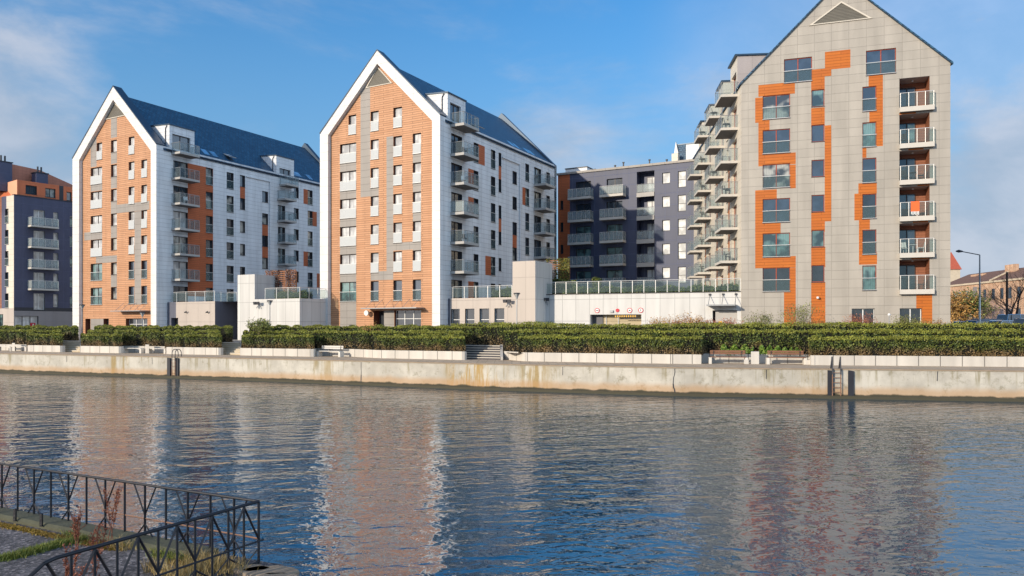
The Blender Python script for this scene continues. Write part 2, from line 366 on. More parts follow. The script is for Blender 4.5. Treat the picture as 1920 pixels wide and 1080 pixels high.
def balcony(fc, u0, u1, z, parent, dep=1.5, glass=None, th=.24, sm=None, posts=4, post=None, h=1.08, name='balcony', railext=0, sideposts=1):
    sm = sm or slabm; post = post or steeld; glass = glass or balg
    s = MB(); s.fbox(fc, u0, u1, z - th, z, .003, dep, sm); s.fbox(fc, u0 + .03, u1 - .03, z - th - .012, z - th - .001, .02, dep - .03, slab_shade); og = fc.pt((u0 + u1) / 2, z, 0)  # thin dark plate below the slab carries its painted underside shade
    so_ = s.build(name, parent, og)
    g = MB(); e = .05
    g.fbox(fc, u0 + e, u1 - e, z + .06, z + h - .06, dep - e - .012, dep - e, glass)
    g.fbox(fc, u0 + e, u0 + e + .012, z + .06, z + h - .06, .03, dep - e - .02, glass); g.fbox(fc, u1 - e - .012, u1 - e, z + .06, z + h - .06, .03, dep - e - .02, glass)
    g.build('glass_panel', so_, og)
    r = MB(); rr = .024; zt = z + h
    a, b, c, d = fc.pt(u0 + e, zt, .02), fc.pt(u0 + e, zt, dep - e), fc.pt(u1 - e, zt, dep - e), fc.pt(u1 - e, zt, .02)
    r.path([a, b, c, d], rr + .006, post)
    for i in range(posts + 1):
        uu = u0 + e + (u1 - u0 - 2 * e) * i / posts; r.tube(fc.pt(uu, z - .1, dep + .02 - e), fc.pt(uu, zt, dep + .02 - e), rr, post, n=4)
    for i in range(sideposts):
        oo = dep * (i + .5) / (sideposts + .5) - .3
        for uu in (u0 + e, u1 - e): r.tube(fc.pt(uu, z, max(.1, oo)), fc.pt(uu, zt, max(.1, oo)), rr, post, n=4)
    r.build('handrail', so_, og)
    return so_
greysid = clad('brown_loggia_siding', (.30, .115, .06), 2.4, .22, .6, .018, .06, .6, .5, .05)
plaster = mat('loggia_plaster', (.40, .36, .33), .8)
dormg = clad('dormer_grey_panel', (.40, .36, .35), 1.8, 2.2, .8, .015, .02)
redsign = mat('sign_red', (.50, .02, .04), .4, .03)
shopg = clad('shop_grey_panel', (.30, .275, .275), 3.0, 1.2, .85, .015, .02)
corall = mat('pale_coral', (.72, .36, .22), .7, .05)
corald = clad('coral_tile_roof', (.50, .19, .12), .5, .4, .8, .02, .04)
garage = clad('garage_door_slats', (.46, .38, .24), 30, .33, .7, .02, .02)
darkgrey2 = mat('dark_door_grey', (.10, .10, .11), .5)
yellow = mat('warning_yellow', (.75, .42, .03), .5, .05)
doorgrey = mat('door_grey', (.42, .40, .38), .5, .05)
capm = mat('quay_coping', (.30, .23, .16), .9, .3, 3, .3, 20)
paving = clad('promenade_paving', (.50, .39, .28), .6, .6, .6, .02, .08, .85)
landm = mat('courtyard_paving', (.24, .225, .20), .9, .2, .4)
soil = mat('soil', (.09, .065, .04), .95, .4, 3, .5, 12)
planter = clad('planter_concrete', (.60, .565, .51), 1.25, 3.0, .35, .03, .03, .7, stain=.12)
stepm = mat('step_concrete', (.50, .42, .30), .85, .2, 4); nosing = mat('step_nosing', (.60, .55, .47), .8); stepd = mat('dark_step', (.085, .08, .085), .85, .2, 4)
fenderm = mat('dark_fender', (.018, .02, .028), .6, .3, 3)
rustm = mat('rusty_steel', (.20, .11, .07), .7, .4, 8)
wood = mat('bench_wood', (.20, .095, .055), .6, .25, 5); benchleg = mat('bench_concrete', (.60, .57, .52), .8)
lampglass = mat('lamp_glass', (.35, .36, .36), .3)
twig = mat('twig_brown', (.24, .17, .12), .8, .3, 3); twigr = mat('twig_red', (.30, .11, .075), .8, .3, 3); twigd = mat('dark_bark', (.055, .04, .033), .9, .3, 3); twigp = mat('twig_purple', (.26, .20, .20), .9, .3, 3)
trelm = mat('trellis_wood', (.28, .12, .06), .7, .2, 4)
brick = clad('old_salmon_brick', (.70, .42, .27), .5, .25, .75, .03, .12, .9, .5, .25, vary=(.76, .55, .38))
oldplaster = mat('old_plaster', (.55, .46, .34), .9, .2, .8); oldgrey = mat('old_grey_render', (.22, .20, .20), .9, .15); oldwin = mat('old_window_frame', (.20, .12, .08), .7)
asphalt = mat('asphalt', (.06, .06, .063), .9, .2, 3, .3, 40)
def paintm(n, c): return mat(n, c, .25, .02, 1, 0, 30, .6, .3, .8)
carblue = paintm('paint_dark_blue', (.02, .06, .16)); carnavy = paintm('paint_navy', (.012, .03, .08)); carsilver = paintm('paint_silver_blue', (.42, .52, .64)); carlight = paintm('paint_light_blue', (.16, .38, .62)); carblack = paintm('paint_black', (.012, .012, .018)); carwhite = paintm('paint_pale', (.5, .5, .5))
carglass = glassy('car_glass', (.012, .02, .03)); rubber = mat('rubber', (.02, .02, .02), .8)
darkfurn = mat('dark_furniture', (.03, .03, .035), .5); whitefurn = mat('white_furniture', (.7, .7, .68), .5); towel = mat('orange_towel', (.75, .14, .04), .9)
def bankmat():
    m, t, p = newmat('bank_asphalt'); p.inputs['Roughness'].default_value = .9; g = tnode(t, 'ShaderNodeNewGeometry')
    def ns(s, d): n = tnode(t, 'ShaderNodeTexNoise'); n.inputs['Scale'].default_value = s; n.inputs['Detail'].default_value = d; n.inputs['Roughness'].default_value = .65; t.links.new(g.outputs['Position'], n.inputs['Vector']); return n
    vo = tnode(t, 'ShaderNodeTexVoronoi'); vo.inputs['Scale'].default_value = 26; t.links.new(g.outputs['Position'], vo.inputs['Vector'])
    r1 = tnode(t, 'ShaderNodeValToRGB'); t.links.new(ns(14, 6).outputs[0], r1.inputs[0]); e = r1.color_ramp.elements; e[0].position = .38; e[0].color = (.042, .041, .050, 1); e[1].position = .62; e[1].color = (.18, .17, .18, 1)
    r2 = tnode(t, 'ShaderNodeValToRGB'); t.links.new(vo.outputs['Color'], r2.inputs[0]); e = r2.color_ramp.elements; e[0].position = .55; e[0].color = (.65, .65, .65, 1); e[1].position = .95; e[1].color = (2.2, 2.1, 2.0, 1)
    r3 = tnode(t, 'ShaderNodeMapRange'); t.links.new(ns(.9, 5).outputs[0], r3.inputs[0]); r3.inputs[1].default_value = .3; r3.inputs[2].default_value = .7; r3.inputs[3].default_value = .6; r3.inputs[4].default_value = 1.35
    m1 = tnode(t, 'ShaderNodeMixRGB', blend_type='MULTIPLY'); m1.inputs[0].default_value = 1; t.links.new(r1.outputs[0], m1.inputs[1]); t.links.new(r2.outputs[0], m1.inputs[2])
    m2 = tnode(t, 'ShaderNodeMixRGB', blend_type='MULTIPLY'); m2.inputs[0].default_value = 1; t.links.new(m1.outputs[0], m2.inputs[1]); t.links.new(r3.outputs[0], m2.inputs[2]); t.links.new(m2.outputs[0], p.inputs['Base Color'])
    bp = tnode(t, 'ShaderNodeBump'); bp.inputs['Strength'].default_value = 1; bp.inputs['Distance'].default_value = .03; t.links.new(ns(22, 5).outputs[0], bp.inputs['Height']); t.links.new(bp.outputs[0], p.inputs['Normal'])
    return m
bankpath = bankmat(); stonem = mat('rim_stone', (.24, .19, .14), .9, .35, 5, .8, 14); curbm = mat('mossy_curb', (.075, .077, .050), .9, .35, 4, .6, 18)
ironm = mat('black_iron_paint', (.007, .008, .013), .5, .3, 6, .3, 30, .5)
weedm = mat('weed_stem', (.20, .07, .04), .8)
# ------------------------------------------------------------------ the two gabled towers with orange timber fronts
GZ = 2.7                                    # level of the land the buildings stand on
VF = -1650.0; VS = 960 + F * F / 2610.0     # vanishing points of their fronts and (square to them) their flanks
ST, Z0 = 2.885, 6.72                        # storey height, first upper floor
def gabled(name, label, pxL, pxA, pxR, ZR, yL, yA, yR, inL, inR, inA, Llen):
    """front frame corners in photo pixels; returns root, frame plane, inset plane, flank plane"""
    ff = Fac.px(pxR, ZR, VF); fs = Fac.px(pxR, ZR, VS)
    root = thing(name, label, 'apartment building', ff.pt(0, GZ))
    uL, uA = ff.u(pxL), ff.u(pxA); zE = (ff.z(pxR, yR) + ff.z(pxL, yL)) / 2; zA = ff.z(pxA, yA)
    iL, iR, iA = ff.u(inL), ff.u(inR), ff.z(pxA, inA)
    outer = [(0, GZ), (0, zE), (uA, zA), (uL, zE), (uL, GZ)]
    k = (zA - zE) / (0 - uA); izE_R = iA - k * (iR - uA); kl = (zA - zE) / (uA - uL); izE_L = iA - kl * (uA - iL)
    inner = [(iR, GZ), (iR, izE_R), (uA, iA), (iL, izE_L), (iL, GZ)]
    D = .42
    fr = MB()
    for a in range(4):
        q = [outer[a], outer[a + 1], inner[a + 1], inner[a]]
        fr.face([ff.pt(u, z) for u, z in q], whitef)
        fr.face([ff.pt(*inner[a]), ff.pt(*inner[a + 1]), ff.pt(*inner[a + 1], -D), ff.pt(*inner[a], -D)], whitef)
    # outer returns of the frame: the flanks of the parapet, with a dark metal coping on the slopes
    PB = 1.0
    fr.face([ff.pt(uL, GZ), ff.pt(uL, zE), ff.pt(uL, zE, -PB), ff.pt(uL, GZ, -PB)], whitef)
    fr.face([ff.pt(uL, zE, -PB), ff.pt(uA, zA, -PB), ff.pt(0, zE, -PB), ff.pt(0, zE - 1.3, -PB), ff.pt(uA, zA - 1.3, -PB), ff.pt(uL, zE - 1.3, -PB)], roofmetal)
    fr.build('gable_frame', root)
    cp = MB()
    for (a, b) in (((0, zE), (uA, zA)), ((uA, zA), (uL, zE))):
        d = Vector((b[0] - a[0], b[1] - a[1])).normalized(); nrm = Vector((-d.y, d.x)); nrm = nrm if nrm.y > 0 else -nrm
        q = [(a[0], a[1] + .004), (b[0], b[1] + .004), (b[0] + (nrm.x * .09 if b[0] != uA else 0), b[1] + .12), (a[0] + (nrm.x * .09 if a[0] != uA else 0), a[1] + .12)]
        cp.prism([ff.pt(u, z, .05) for u, z in q], Vector((*(-ff.n * (PB + .1)), 0)), roofmetal)
    cp.build('coping', root)
    fi = ff.off(-D)
    # roof, rear gable and hidden walls
    L = Llen; dS = fs.d; 
    def rp(u, z, l): q = ff.O + ff.d * u + dS * l; return Vector((q.x, q.y, z))
    rd = .75
    rf = MB(); th = .22
    for ue in (0.0, uL):
        ov = .12 if ue == 0 else -.12
        rf.prism([rp(uA, zA - rd, .9), rp(ue + ov, zE - rd * .25 - .1, .9), rp(ue + ov, zE - rd * .25 - .1 - th, .9), rp(uA, zA - rd - th * 1.6, .9)], Vector((*(dS * (L - 1.6)), 0)), slate)
    rf.build('roof', root)
    rg = MB()
    rg.prism([rp(u, z, L - .7) for u, z in outer], Vector((*(dS * .7), 0)), roofmetal, roofmetal)
    rg.build('rear_gable', root)
    bw = MB(); bw.face([rp(uL, GZ, .5), rp(uL, zE - .3, .5), rp(uL, zE - .3, L), rp(uL, GZ, L)], whitep); bw.build('rear_wall', root)
    g = MB(); g.path([rp(.16, zE - .35, 1.2), rp(.16, zE - .35, L - .8)], .07, dark, 6); g.build('gutter', root)
    return root, ff, fi, fs, dict(uL=uL, uA=uA, zE=zE, zA=zA, inner=inner, L=L, rp=rp, k=(zA - rd - zE) / (0 - uA), rd=rd)
roofmetal = mat('blue_roof_metal', (.030, .062, .105), .4, .08, metal=.2)
def louvre(fi, pa, ya, pl, yl, pr, yr, parent):
    m = MB(); a = (fi.u(pa), fi.z(pa, ya)); l = (fi.u(pl), fi.z(pl, yl)); r = (fi.u(pr), fi.z(pr, yr)); zb = (l[1] + r[1]) / 2; l = (l[0], zb); r = (r[0], zb)
    m.prism([fi.pt(*a, .0), fi.pt(*l, .0), fi.pt(*r, .0)], Vector((*(fi.n * .04), 0)), louver)
    c = Vector(((a[0] + l[0] + r[0]) / 3, (a[1] + l[1] + r[1]) / 3))
    g = MB()
    for p, q in ((a, l), (l, r), (r, a)):
        P, Q = Vector(p), Vector(q); P2, Q2 = P + (P - c) * .14, Q + (Q - c) * .14
        g.prism([fi.pt(P.x, P.y, 0), fi.pt(Q.x, Q.y, 0), fi.pt(Q2.x, Q2.y, 0), fi.pt(P2.x, P2.y, 0)], Vector((*(fi.n * .09), 0)), louvframe)
    o = m.build('louvre', parent); g.build('frame', o)
louvframe = mat('louvre_frame', (.56, .51, .43), .6)
def FR(fc, p0, p1, k, parent, kind='F', z0=Z0, st=ST, **kw):
    """French window (with guard) or small window on storey k"""
    u0, u1 = sorted((fc.u(p0), fc.u(p1)))
    if kind == 'F': a, h = z0 + k * st, 2.04
    else: a, h = z0 + k * st + .62, 1.42
    return window(fc, u0, u1, a, a + h, parent, **kw)
def skylight(pt, parent, opened=False):
    """pt(u_along, v_slope, o) -> point; u 0..1, v 0..1.4"""
    f = MB(); W_, H_ = .95, 1.25
    o = .10
    if opened:
        c = [pt(0, 0, .55), pt(W_, 0, .55), pt(W_, H_, .12), pt(0, H_, .12)]; c2 = [pt(0, 0, .63), pt(W_, 0, .63), pt(W_, H_, .2), pt(0, H_, .2)]
        f.hexa(c + c2, steel); f.hexa([pt(0, 0, 0), pt(W_, 0, 0), pt(W_, H_, 0), pt(0, H_, 0), pt(0, 0, .1), pt(W_, 0, .1), pt(W_, H_, .1), pt(0, H_, .1)], dark)
        g = MB(); g.face([pt(.1, .1, .61), pt(W_ - .1, .1, .61), pt(W_ - .1, H_ - .1, .225), pt(.1, H_ - .1, .225)], pane_b)
    else:
        f.hexa([pt(0, 0, 0), pt(W_, 0, 0), pt(W_, H_, 0), pt(0, H_, 0), pt(0, 0, o), pt(W_, 0, o), pt(W_, H_, o), pt(0, H_, o)], dark)
        g = MB(); g.face([pt(.07, .07, o + .01), pt(W_ - .07, .07, o + .01), pt(W_ - .07, H_ - .07, o + .01), pt(.07, H_ - .07, o + .01)], skyglass)
    fo = f.build('skylight', parent); g.build('pane', fo)
skyglass = glassy('skylight_glass', (.10, .22, .36), ior=2.2)
def dormer(fs, G, p0, p1, ztop, parent, door=None, doorz=None):
    u0, u1 = fs.u(p0), fs.u(p1); zb = G['zE'] - .9; slope = G['k']
    dback = (ztop + .5 - G['zE']) / slope + .8
    m = MB(); fd = fs.off(.015)
    if door: 
        a, b = fd.u(door[0]), fd.u(door[1]); window(fd, a, b, doorz, doorz + 2.15, parent, mull=1, name='door', pane=pane_b)
    fd.wall([(u0, zb), (u1, zb), (u1, ztop), (u0, ztop)], whitep, m)
    for u in (u0, u1): m.face([fs.pt(u, zb, .015), fs.pt(u, ztop, .015), fs.pt(u, ztop + .25, -dback), fs.pt(u, zb, -dback)], whitep)
    d = m.build('dormer', parent)
    r = MB(); r.hexa([fs.pt(u0 - .1, ztop + .002, .12), fs.pt(u1 + .1, ztop + .002, .12), fs.pt(u1 + .1, ztop + .27, -dback), fs.pt(u0 - .1, ztop + .27, -dback),
                      fs.pt(u0 - .1, ztop + .12, .12), fs.pt(u1 + .1, ztop + .12, .12), fs.pt(u1 + .1, ztop + .39, -dback), fs.pt(u0 - .1, ztop + .39, -dback)], roofmetal)
    r.build('roof', d)
    p = MB(); p.path([fs.pt(u0 - .07, ztop - .02, -.35), fs.pt(u0 - .07, ztop - .35, -.6), fs.pt(u0 - .07, G['zE'] - .2, -.6)], .045, dark, 6); p.build('downpipe', d)
    return d
def slopept(G, u_al, v0):
    """local frame on the right-hand roof slope: u along the flank from u_al, v up the slope from height v0"""
    uA, rp = G['uA'], G['rp']; k = G['k']; cs = 1 / math.hypot(1, k); sn = k * cs
    def f(u, v, o):
        dz = v0 + v * sn - (G['zE'] - G['rd'] * .25 - .1); uu = -dz / k
        q = rp(uu + o * sn * 1.0, v0 + v * sn + o * cs, u_al + u); return q
    return f

# --- left tower
root1, f1, i1, s1, G1 = gabled('gabled_building', 'orange timber gabled tower on the left, with a rust strip on its flank', 136, 212, 293, 84.8, 297.5, 162, 271, 148, 282.7, 187, 31.8)
# grey bands
for r in ((181 - 11, 181, 257, 313), (208, 219.3, 218, 258), (208, 219.3, 278, 307), (208, 219.3, 328, 353), (208, 219.3, 374, 400), (170, 191.7, 343, 358), (208, 280, 381, 397), (252, 265, 396, 430),
          (158, 191.7, 434.5, 449.5), (208, 219.3, 421, 446), (180, 219.3, 480, 492.5), (208, 219.3, 513, 538), (252.5, 264.5, 425, 571), (170, 201, 598, 640), (219, 219.5, 700, 701)):
    i1.reg(*r, greyp)
for k in range(6):
    FR(i1, 170, 191.5, k, root1, mull=1, guard=frost if k > 1 else guardg, pane=pane_w if k > 1 else pane_t)
    FR(i1, 265, 275.8, k, root1, guard=frost if k > 1 else guardg, pane=pane_w if k > 1 else pane_b)
FR(i1, 181.3, 191.5, 6, root1, guard=frost, pane=pane_w)
for k in range(7):
    FR(i1, 208, 219, k, root1, 'S', pane=pane_w if k > 2 else pane_c); FR(i1, 241.2, 252, k, root1, guard=frost if k > 1 else guardg, pane=pane_w if k > 1 else pane_b)
FR(i1, 236, 276.5, 0, root1, z0=3.0, dep=.5, mull=2, transom=.68, pane=pane_d, fm=framew, name='entrance')
window(i1, i1.u(160), i1.u(169.5), GZ + .05, 5.05, root1, dep=.6, pane=pane_d, name='door'); window(i1, i1.u(194), i1.u(204), GZ + .05, 5.05, root1, dep=.5, pane=pane_d, name='door')
m = MB(); i1.wall(G1['inner'], siding, m, reveal=brown); m.build('wall', root1)
louvre(i1, 213, 192, 197.5, 223, 236, 216, root1)
c = MB(); zc = i1.z(255, 584); c.fbox(i1, i1.u(226), i1.u(281), zc, zc + .09, .01, 1.3, steeld)
for p in (232, 243, 256, 268, 278): c.tube(i1.pt(i1.u(p), zc + 1.0, 0), i1.pt(i1.u(p), zc + .05, 1.1), .02, steeld, n=4)
c.build('canopy', root1)
# flank
for k in range(1, 7):
    if k < 6: FR(s1, 325, 352, k, root1, mull=1, name='door', pane=RNG.choice([pane_c, pane_w, pane_d]))
    balcony(s1, s1.u(321), s1.u(358.5), Z0 + k * ST - .04, root1, 1.5, glass=balg)
FR(s1, 325, 352, 0, root1, mull=1, name='door')
s1.reg(352, 399.5, 311, 556, siding_dk)
for k in range(6):
    FR(s1, 386, 399, k, root1, guard=guardg); FR(s1, 425, 438, k, root1, guard=guardg)
    FR(s1, 450, 459.5, k, root1, 'S'); FR(s1, 551, 560, k, root1, 'S'); FR(s1, 577, 586, k, root1, guard=guardg)
    if k < 5: FR(s1, 521, 534.5, k, root1, name='door', mull=1)
    if k: balcony(s1, s1.u(519.5), s1.u(541), Z0 + k * ST - .04 - (0 if k < 6 else 0), root1, 1.5, glass=balg)
balcony(s1, s1.u(523.5), s1.u(546), Z0 + 6 * ST - .04 - .9, root1, 1.4, glass=balg)
for k in (1.5, 2.5, 3.5, 4.5):
    FR(s1, 491.5, 502.5, k, root1, 'S')
s1.regs.append((s1.u(491.5), s1.u(502.5), Z0 + 2 + 1.5 * ST, Z0 + .62 + 3.5 * ST, siding_dk))
s1.regs.append((s1.u(450), s1.u(459.5), Z0 + 2 + 4 * ST, Z0 + .62 + 5 * ST, siding_dk))
for p0, p1, k in ((569, 577, 5), (586, 594, 4), (569, 577, 2), (594, 602, 1)): s1.regs.append((s1.u(p0), s1.u(p1), Z0 + k * ST, Z0 + k * ST + 2.04, siding_dk))
m = MB(); s1.wall([(0, GZ), (G1['L'], GZ), (G1['L'], G1['zE']), (0, G1['zE'])], whitep, m, reveal=dark); m.build('wall', root1)
m = MB(); ua, ub = s1.u(461), s1.u(506); zt = s1.z(480, 334)    # raised surround of the stair bay
m.fbox(s1, ua, ub, zt - .12, zt, .003, .16, whitep); m.fbox(s1, ub - .12, ub, 7.3, zt - .12, .003, .16, whitep); m.build('stair_surround', root1)
dormer(s1, G1, 317.5, 364.5, s1.z(340, 240), root1, door=(323, 357), doorz=Z0 + 6 * ST)
dormer(s1, G1, 518, 551, s1.z(534, 296), root1, door=(524, 545), doorz=Z0 + 6 * ST - .9)
for px_, op in ((389, 0), (405, 0), (434, 1), (556, 0), (564, 0), (585, 0)):
    skylight(slopept(G1, s1.u(px_), G1['zE'] + .25), root1, op)

# --- middle tower
root2, f2, i2, s2, G2 = gabled('gabled_building', 'orange timber gabled tower with a round white lamp by its entrance', 600, 707, 825, 72.8, 252, 94.5, 215, 615, 810, 119.5, 26.3)
for r in ((676, 694, 160, 369), (694, 710, 351, 369), (724.7, 737.3, 256, 524), (695, 737.3, 508.5, 525), (737.3, 789.5, 454, 468.5), (637.5, 668, 565.5, 640), (720, 739, 582, 640), (637.5, 668, 516, 527.5)):
    i2.reg(*r, greyp)
for k in range(1, 6):
    i2.regs.append((i2.u(637.5), i2.u(668), Z0 + (k - 1) * ST + 2.04, Z0 + k * ST, greyp)); i2.regs.append((i2.u(774), i2.u(789.5), Z0 + (k - 1) * ST + 2.04, Z0 + k * ST, greyp))
i2.regs = [r for r in i2.regs if not (r[0] > i2.u(770) and abs(r[2] - (Z0 + 2.04)) < .01)]
for k in range(7):
    if k < 6: FR(i2, 637.5, 668, k, root2, mull=1, guard=frost if k > 0 else guardg, pane=pane_w if k > 0 else pane_t)
    FR(i2, 695, 710, k, root2, guard=frost if k > 0 else guardg, pane=pane_w if k > 0 else pane_b)
    FR(i2, 737.6, 753.7, k, root2, guard=frost if k > 0 else guardg, pane=pane_w if k > 0 else pane_b)
    if k < 6: FR(i2, 774, 789.5, k, root2, guard=frost if k > 0 else guardg, pane=pane_w if k > 0 else pane_b)
FR(i2, 653.5, 667.8, 6, root2, guard=frost, pane=pane_w)
window(i2, i2.u(739.5), i2.u(789.5), GZ + .05, 5.75, root2, dep=.35, mull=2, transom=.72, pane=pane_d, fm=framew, name='entrance')
window(i2, i2.u(700.5), i2.u(720), GZ + .05, 5.75, root2, dep=.9, pane=pane_d, fm=brown, name='door', reveal=brown)
m = MB(); i2.wall(G2['inner'], siding, m, reveal=brown); m.build('wall', root2)
louvre(i2, 709, 128, 689, 163, 733, 156, root2)
c = MB(); zc = i2.z(750, 579); c.fbox(i2, i2.u(693), i2.u(796), zc, zc + .1, .01, 1.4, steeld)
for p in (700, 717, 734, 751, 768, 786): c.tube(i2.pt(i2.u(p), zc + .95, 0), i2.pt(i2.u(p), zc + .08, 1.2), .022, steeld, n=4)
c.build('canopy', root2)
sg = MB(); q = i2.pt(i2.u(693), i2.z(693, 587), .5); nn = Vector((*i2.n, 0)); sg.tube(q - nn * .06, q + nn * .06, .27, framew, n=24); sg.tube(i2.pt(i2.u(697), q.z + .1, 0), q, .025, dark)
sg.build('round_lamp', root2)
for k in range(7):
    if k < 6 and k: FR(s2, 846, 866.5, k, root2, mull=1, name='door', pane=RNG.choice([pane_b, pane_c, pane_d]))
    if k: balcony(s2, s2.u(844), s2.u(873), Z0 + k * ST - .04, root2, 1.6, glass=balg if k != 3 else balf, th=.26)
FR(s2, 846, 866.5, 0, root2, mull=1, name='door')
for k in range(6):
    FR(s2, 888, 897, k, root2, guard=guardg); FR(s2, 920.5, 928.7, k, root2, guard=guardg); FR(s2, 985, 992, k, root2, guard=guardg)
    FR(s2, 935, 940, k, root2, 'S')
    FR(s2, 1001.5, 1014.5, k, root2, mull=1, name='door'); FR(s2, 1024.5, 1031, k, root2)
    if k: balcony(s2, s2.u(1000.5), s2.u(1019.5), Z0 + k * ST - .04, root2, 1.6, glass=balg, th=.26)
for k in (.5, 1.5, 2.5, 3.5, 4.5): FR(s2, 961, 969, k, root2, 'S')
for p0, p1, k in ((897, 909, 5), (878, 888, 4), (878, 888, 3), (878, 888, 0), (910, 920.5, 1), (979.5, 985, 4)): s2.regs.append((s2.u(p0), s2.u(p1), Z0 + k * ST, Z0 + k * ST + 2.04, siding_dk))
for k in (4, 2): s2.regs.append((s2.u(935), s2.u(940), Z0 + k * ST + 2.04, Z0 + (k + 1) * ST + .62, siding_dk))
s2.regs.append((s2.u(961), s2.u(969), Z0 + 1.5 * ST + 2.04, Z0 + 2.5 * ST + .62, siding_dk))
m = MB(); s2.wall([(0, GZ), (G2['L'], GZ), (G2['L'], G2['zE']), (0, G2['zE'])], whitep, m, reveal=dark); m.build('wall', root2)
m = MB(); ua, ub = s2.u(940.6), s2.u(974); zt = s2.z(956, 300)
m.fbox(s2, ua, ub, zt - .12, zt, .003, .16, whitep); m.fbox(s2, ub - .12, ub, 7.3, zt - .12, .003, .16, whitep); m.build('stair_surround', root2)
dormer(s2, G2, 839, 872.5, s2.z(855, 182), root2, door=(844, 864), doorz=Z0 + 6 * ST)
for px_, op in ((888, 0), (893, 0), (903, 1), (969, 0), (978, 0), (998, 0), (1006, 0)):
    skylight(slopept(G2, s2.u(px_), G2['zE'] + .25), root2, op)
ch = MB(); q = f2.pt(f2.u(620), 0, -3.5); ch.box(q.x - .5, q.x + .6, q.y - .5, q.y + .5, 24, f2.z(618, 212), whitep); ch.build('chimney', root2)

# ------------------------------------------------------------------ right tower in beige panels
VB, ZB, SB = -3300.0, 7.1, 2.93
f3 = Fac.px(1390, 65.1, VB); s3 = Fac.px(1390, 65.1, 1101.0)
s3.n = Vector((-1, .1)).normalized(); s3.d = Vector((.099, .995)).normalized()
root3 = thing('gabled_building', 'beige panelled gabled tower with stepped bright orange strips and a column of recessed balconies', 'apartment building', f3.pt(0, GZ))
uR3 = f3.u(1782); zL3 = f3.z(1390, 156); zR3 = f3.z(1782, 117); ze = (zL3 + zR3) / 2; uA3 = f3.u(1577); zA3 = f3.z(1577, -37)
for r in ((1422, 1490.5, 156.5, 178.5), (1416, 1430, 183, 230), (1422, 1443, 226, 245), (1422, 1430.5, 244, 291), (1422, 1492, 288, 309.8), (1481, 1492, 309, 353), (1416, 1456.5, 356, 373), (1416, 1431, 372, 439),
          (1416, 1463.5, 417, 438), (1416, 1431, 438, 503), (1416, 1492, 481, 502.5), (1481.3, 1492, 502, 549), (1470, 1492, 548, 640),
          (1546.7, 1594.5, 95, 129), (1521, 1558.6, 129, 144), (1521, 1546.3, 143, 172), (1521, 1546.3, 202, 238), (1546.3, 1558.6, 235, 415), (1521, 1546.7, 397.7, 435), (1546.7, 1558.6, 399, 415), (1521, 1547.5, 463, 501), (1521, 1547.5, 529, 640),
          (1628.6, 1655.5, 134, 161), (1643, 1655.5, 160, 274), (1630, 1643.5, 207.5, 229), (1617, 1624.5, 274, 296), (1609.5, 1644, 343, 363.5), (1602, 1617.5, 363, 413), (1610.5, 1631, 407, 430.5), (1610.5, 1617.5, 413, 475), (1610.5, 1644.5, 474, 496),
          (1718, 1748, 551, 640)):
    f3.reg(*r, siding_b3)
def W3(p0, p1, k, kind='F', **kw): return FR(f3, p0, p1, k, root3, kind, z0=ZB if kind == 'F' else ZB + .13, st=SB, dep=.16, fm=kw.pop('fm', frameo), guard=guardg if kind == 'F' else None, **kw)
panes3 = [pane_t, pane_c, pane_b, pane_c, pane_b, pane_t]
for k in range(6):
    W3(1430, 1481.4, k, mull=1, pane=[pane_d, pane_t, pane_b, pane_c, pane_b, pane_c][k]); W3(1521.5, 1545.8, k, 'S', pane=[pane_d, pane_t, pane_b, pane_b, pane_b, pane_t][k])
    W3(1617, 1643.2, k, pane=[pane_t, pane_d, pane_d, pane_b, pane_t, pane_b][k])
W3(1470, 1522.5, 6, mull=1, pane=pane_b); W3(1623.7, 1680, 6, mull=1, pane=pane_b)
for p0, p1 in ((1597, 1640), (1687, 1728)): window(f3, f3.u(p0), f3.u(p1), GZ + .1, 5.62, root3, dep=.3, mull=1, fm=framew, pane=pane_d)
lu0, lu1 = f3.u(1686.3), f3.u(1743)
fb = f3.off(-1.7)
for k in range(6):
    zb = ZB + k * SB; zt = zb + 2.45
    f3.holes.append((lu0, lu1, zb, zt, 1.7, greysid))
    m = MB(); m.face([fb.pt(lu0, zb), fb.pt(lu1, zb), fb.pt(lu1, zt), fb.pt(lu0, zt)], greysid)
    m.fbox(f3, lu0, lu1, zt - .012, zt - .002, -1.69, -.005, plaster)
    lg = m.build('loggia', root3)
    window(fb.off(.12), lu0 + .15, lu1 - .75, zb + .05, zb + 2.1, lg, dep=.1, mull=1, name='door', hole=False, pane=RNG.choice([pane_d, pane_b, pane_t]))
    lm = MB(); q = f3.pt((lu0 + lu1) / 2, zt - .05, -.8); lm.tube(q, q + Vector((0, 0, -.06)), .08, framew, n=10); lm.build('ceiling_lamp', lg)
    balcony(f3, lu0 - .02, lu1 + .28, zb + .02, root3, dep=.42, glass=guardg, th=.38, sm=slabl, posts=4, post=steel, h=1.12, sideposts=0)
    oc = MB(); uu = [(.0, .55), (.3, .8), (.6, 1.), (.45, .95), (.4, 1.0), (0, 0)][5 - k if k else 5]
    if uu[1] > uu[0] and k: f3.regs.append((lu0 + (lu1 - lu0) * uu[0], lu0 + (lu1 - lu0) * uu[1], zb - .5, zb, siding_b3))
plast_done = 1
m = MB(); f3.wall([(0, GZ), (uR3, GZ), (uR3, ze), (uA3, zA3), (0, ze)], beige, m, reveal=framem); m.build('wall', root3)
louvre(f3, 1577.5, 6, 1524, 47, 1628, 33, root3)
lp = MB(); q = f3.pt(f3.u(1533), f3.z(1533, 560), .28); lp.tube(f3.pt(f3.u(1533), q.z, 0), q, .03, dark); lp.tube(q, q + Vector((0, 0, .16)), .1, framew, n=12); lp.build('wall_lamp', root3)
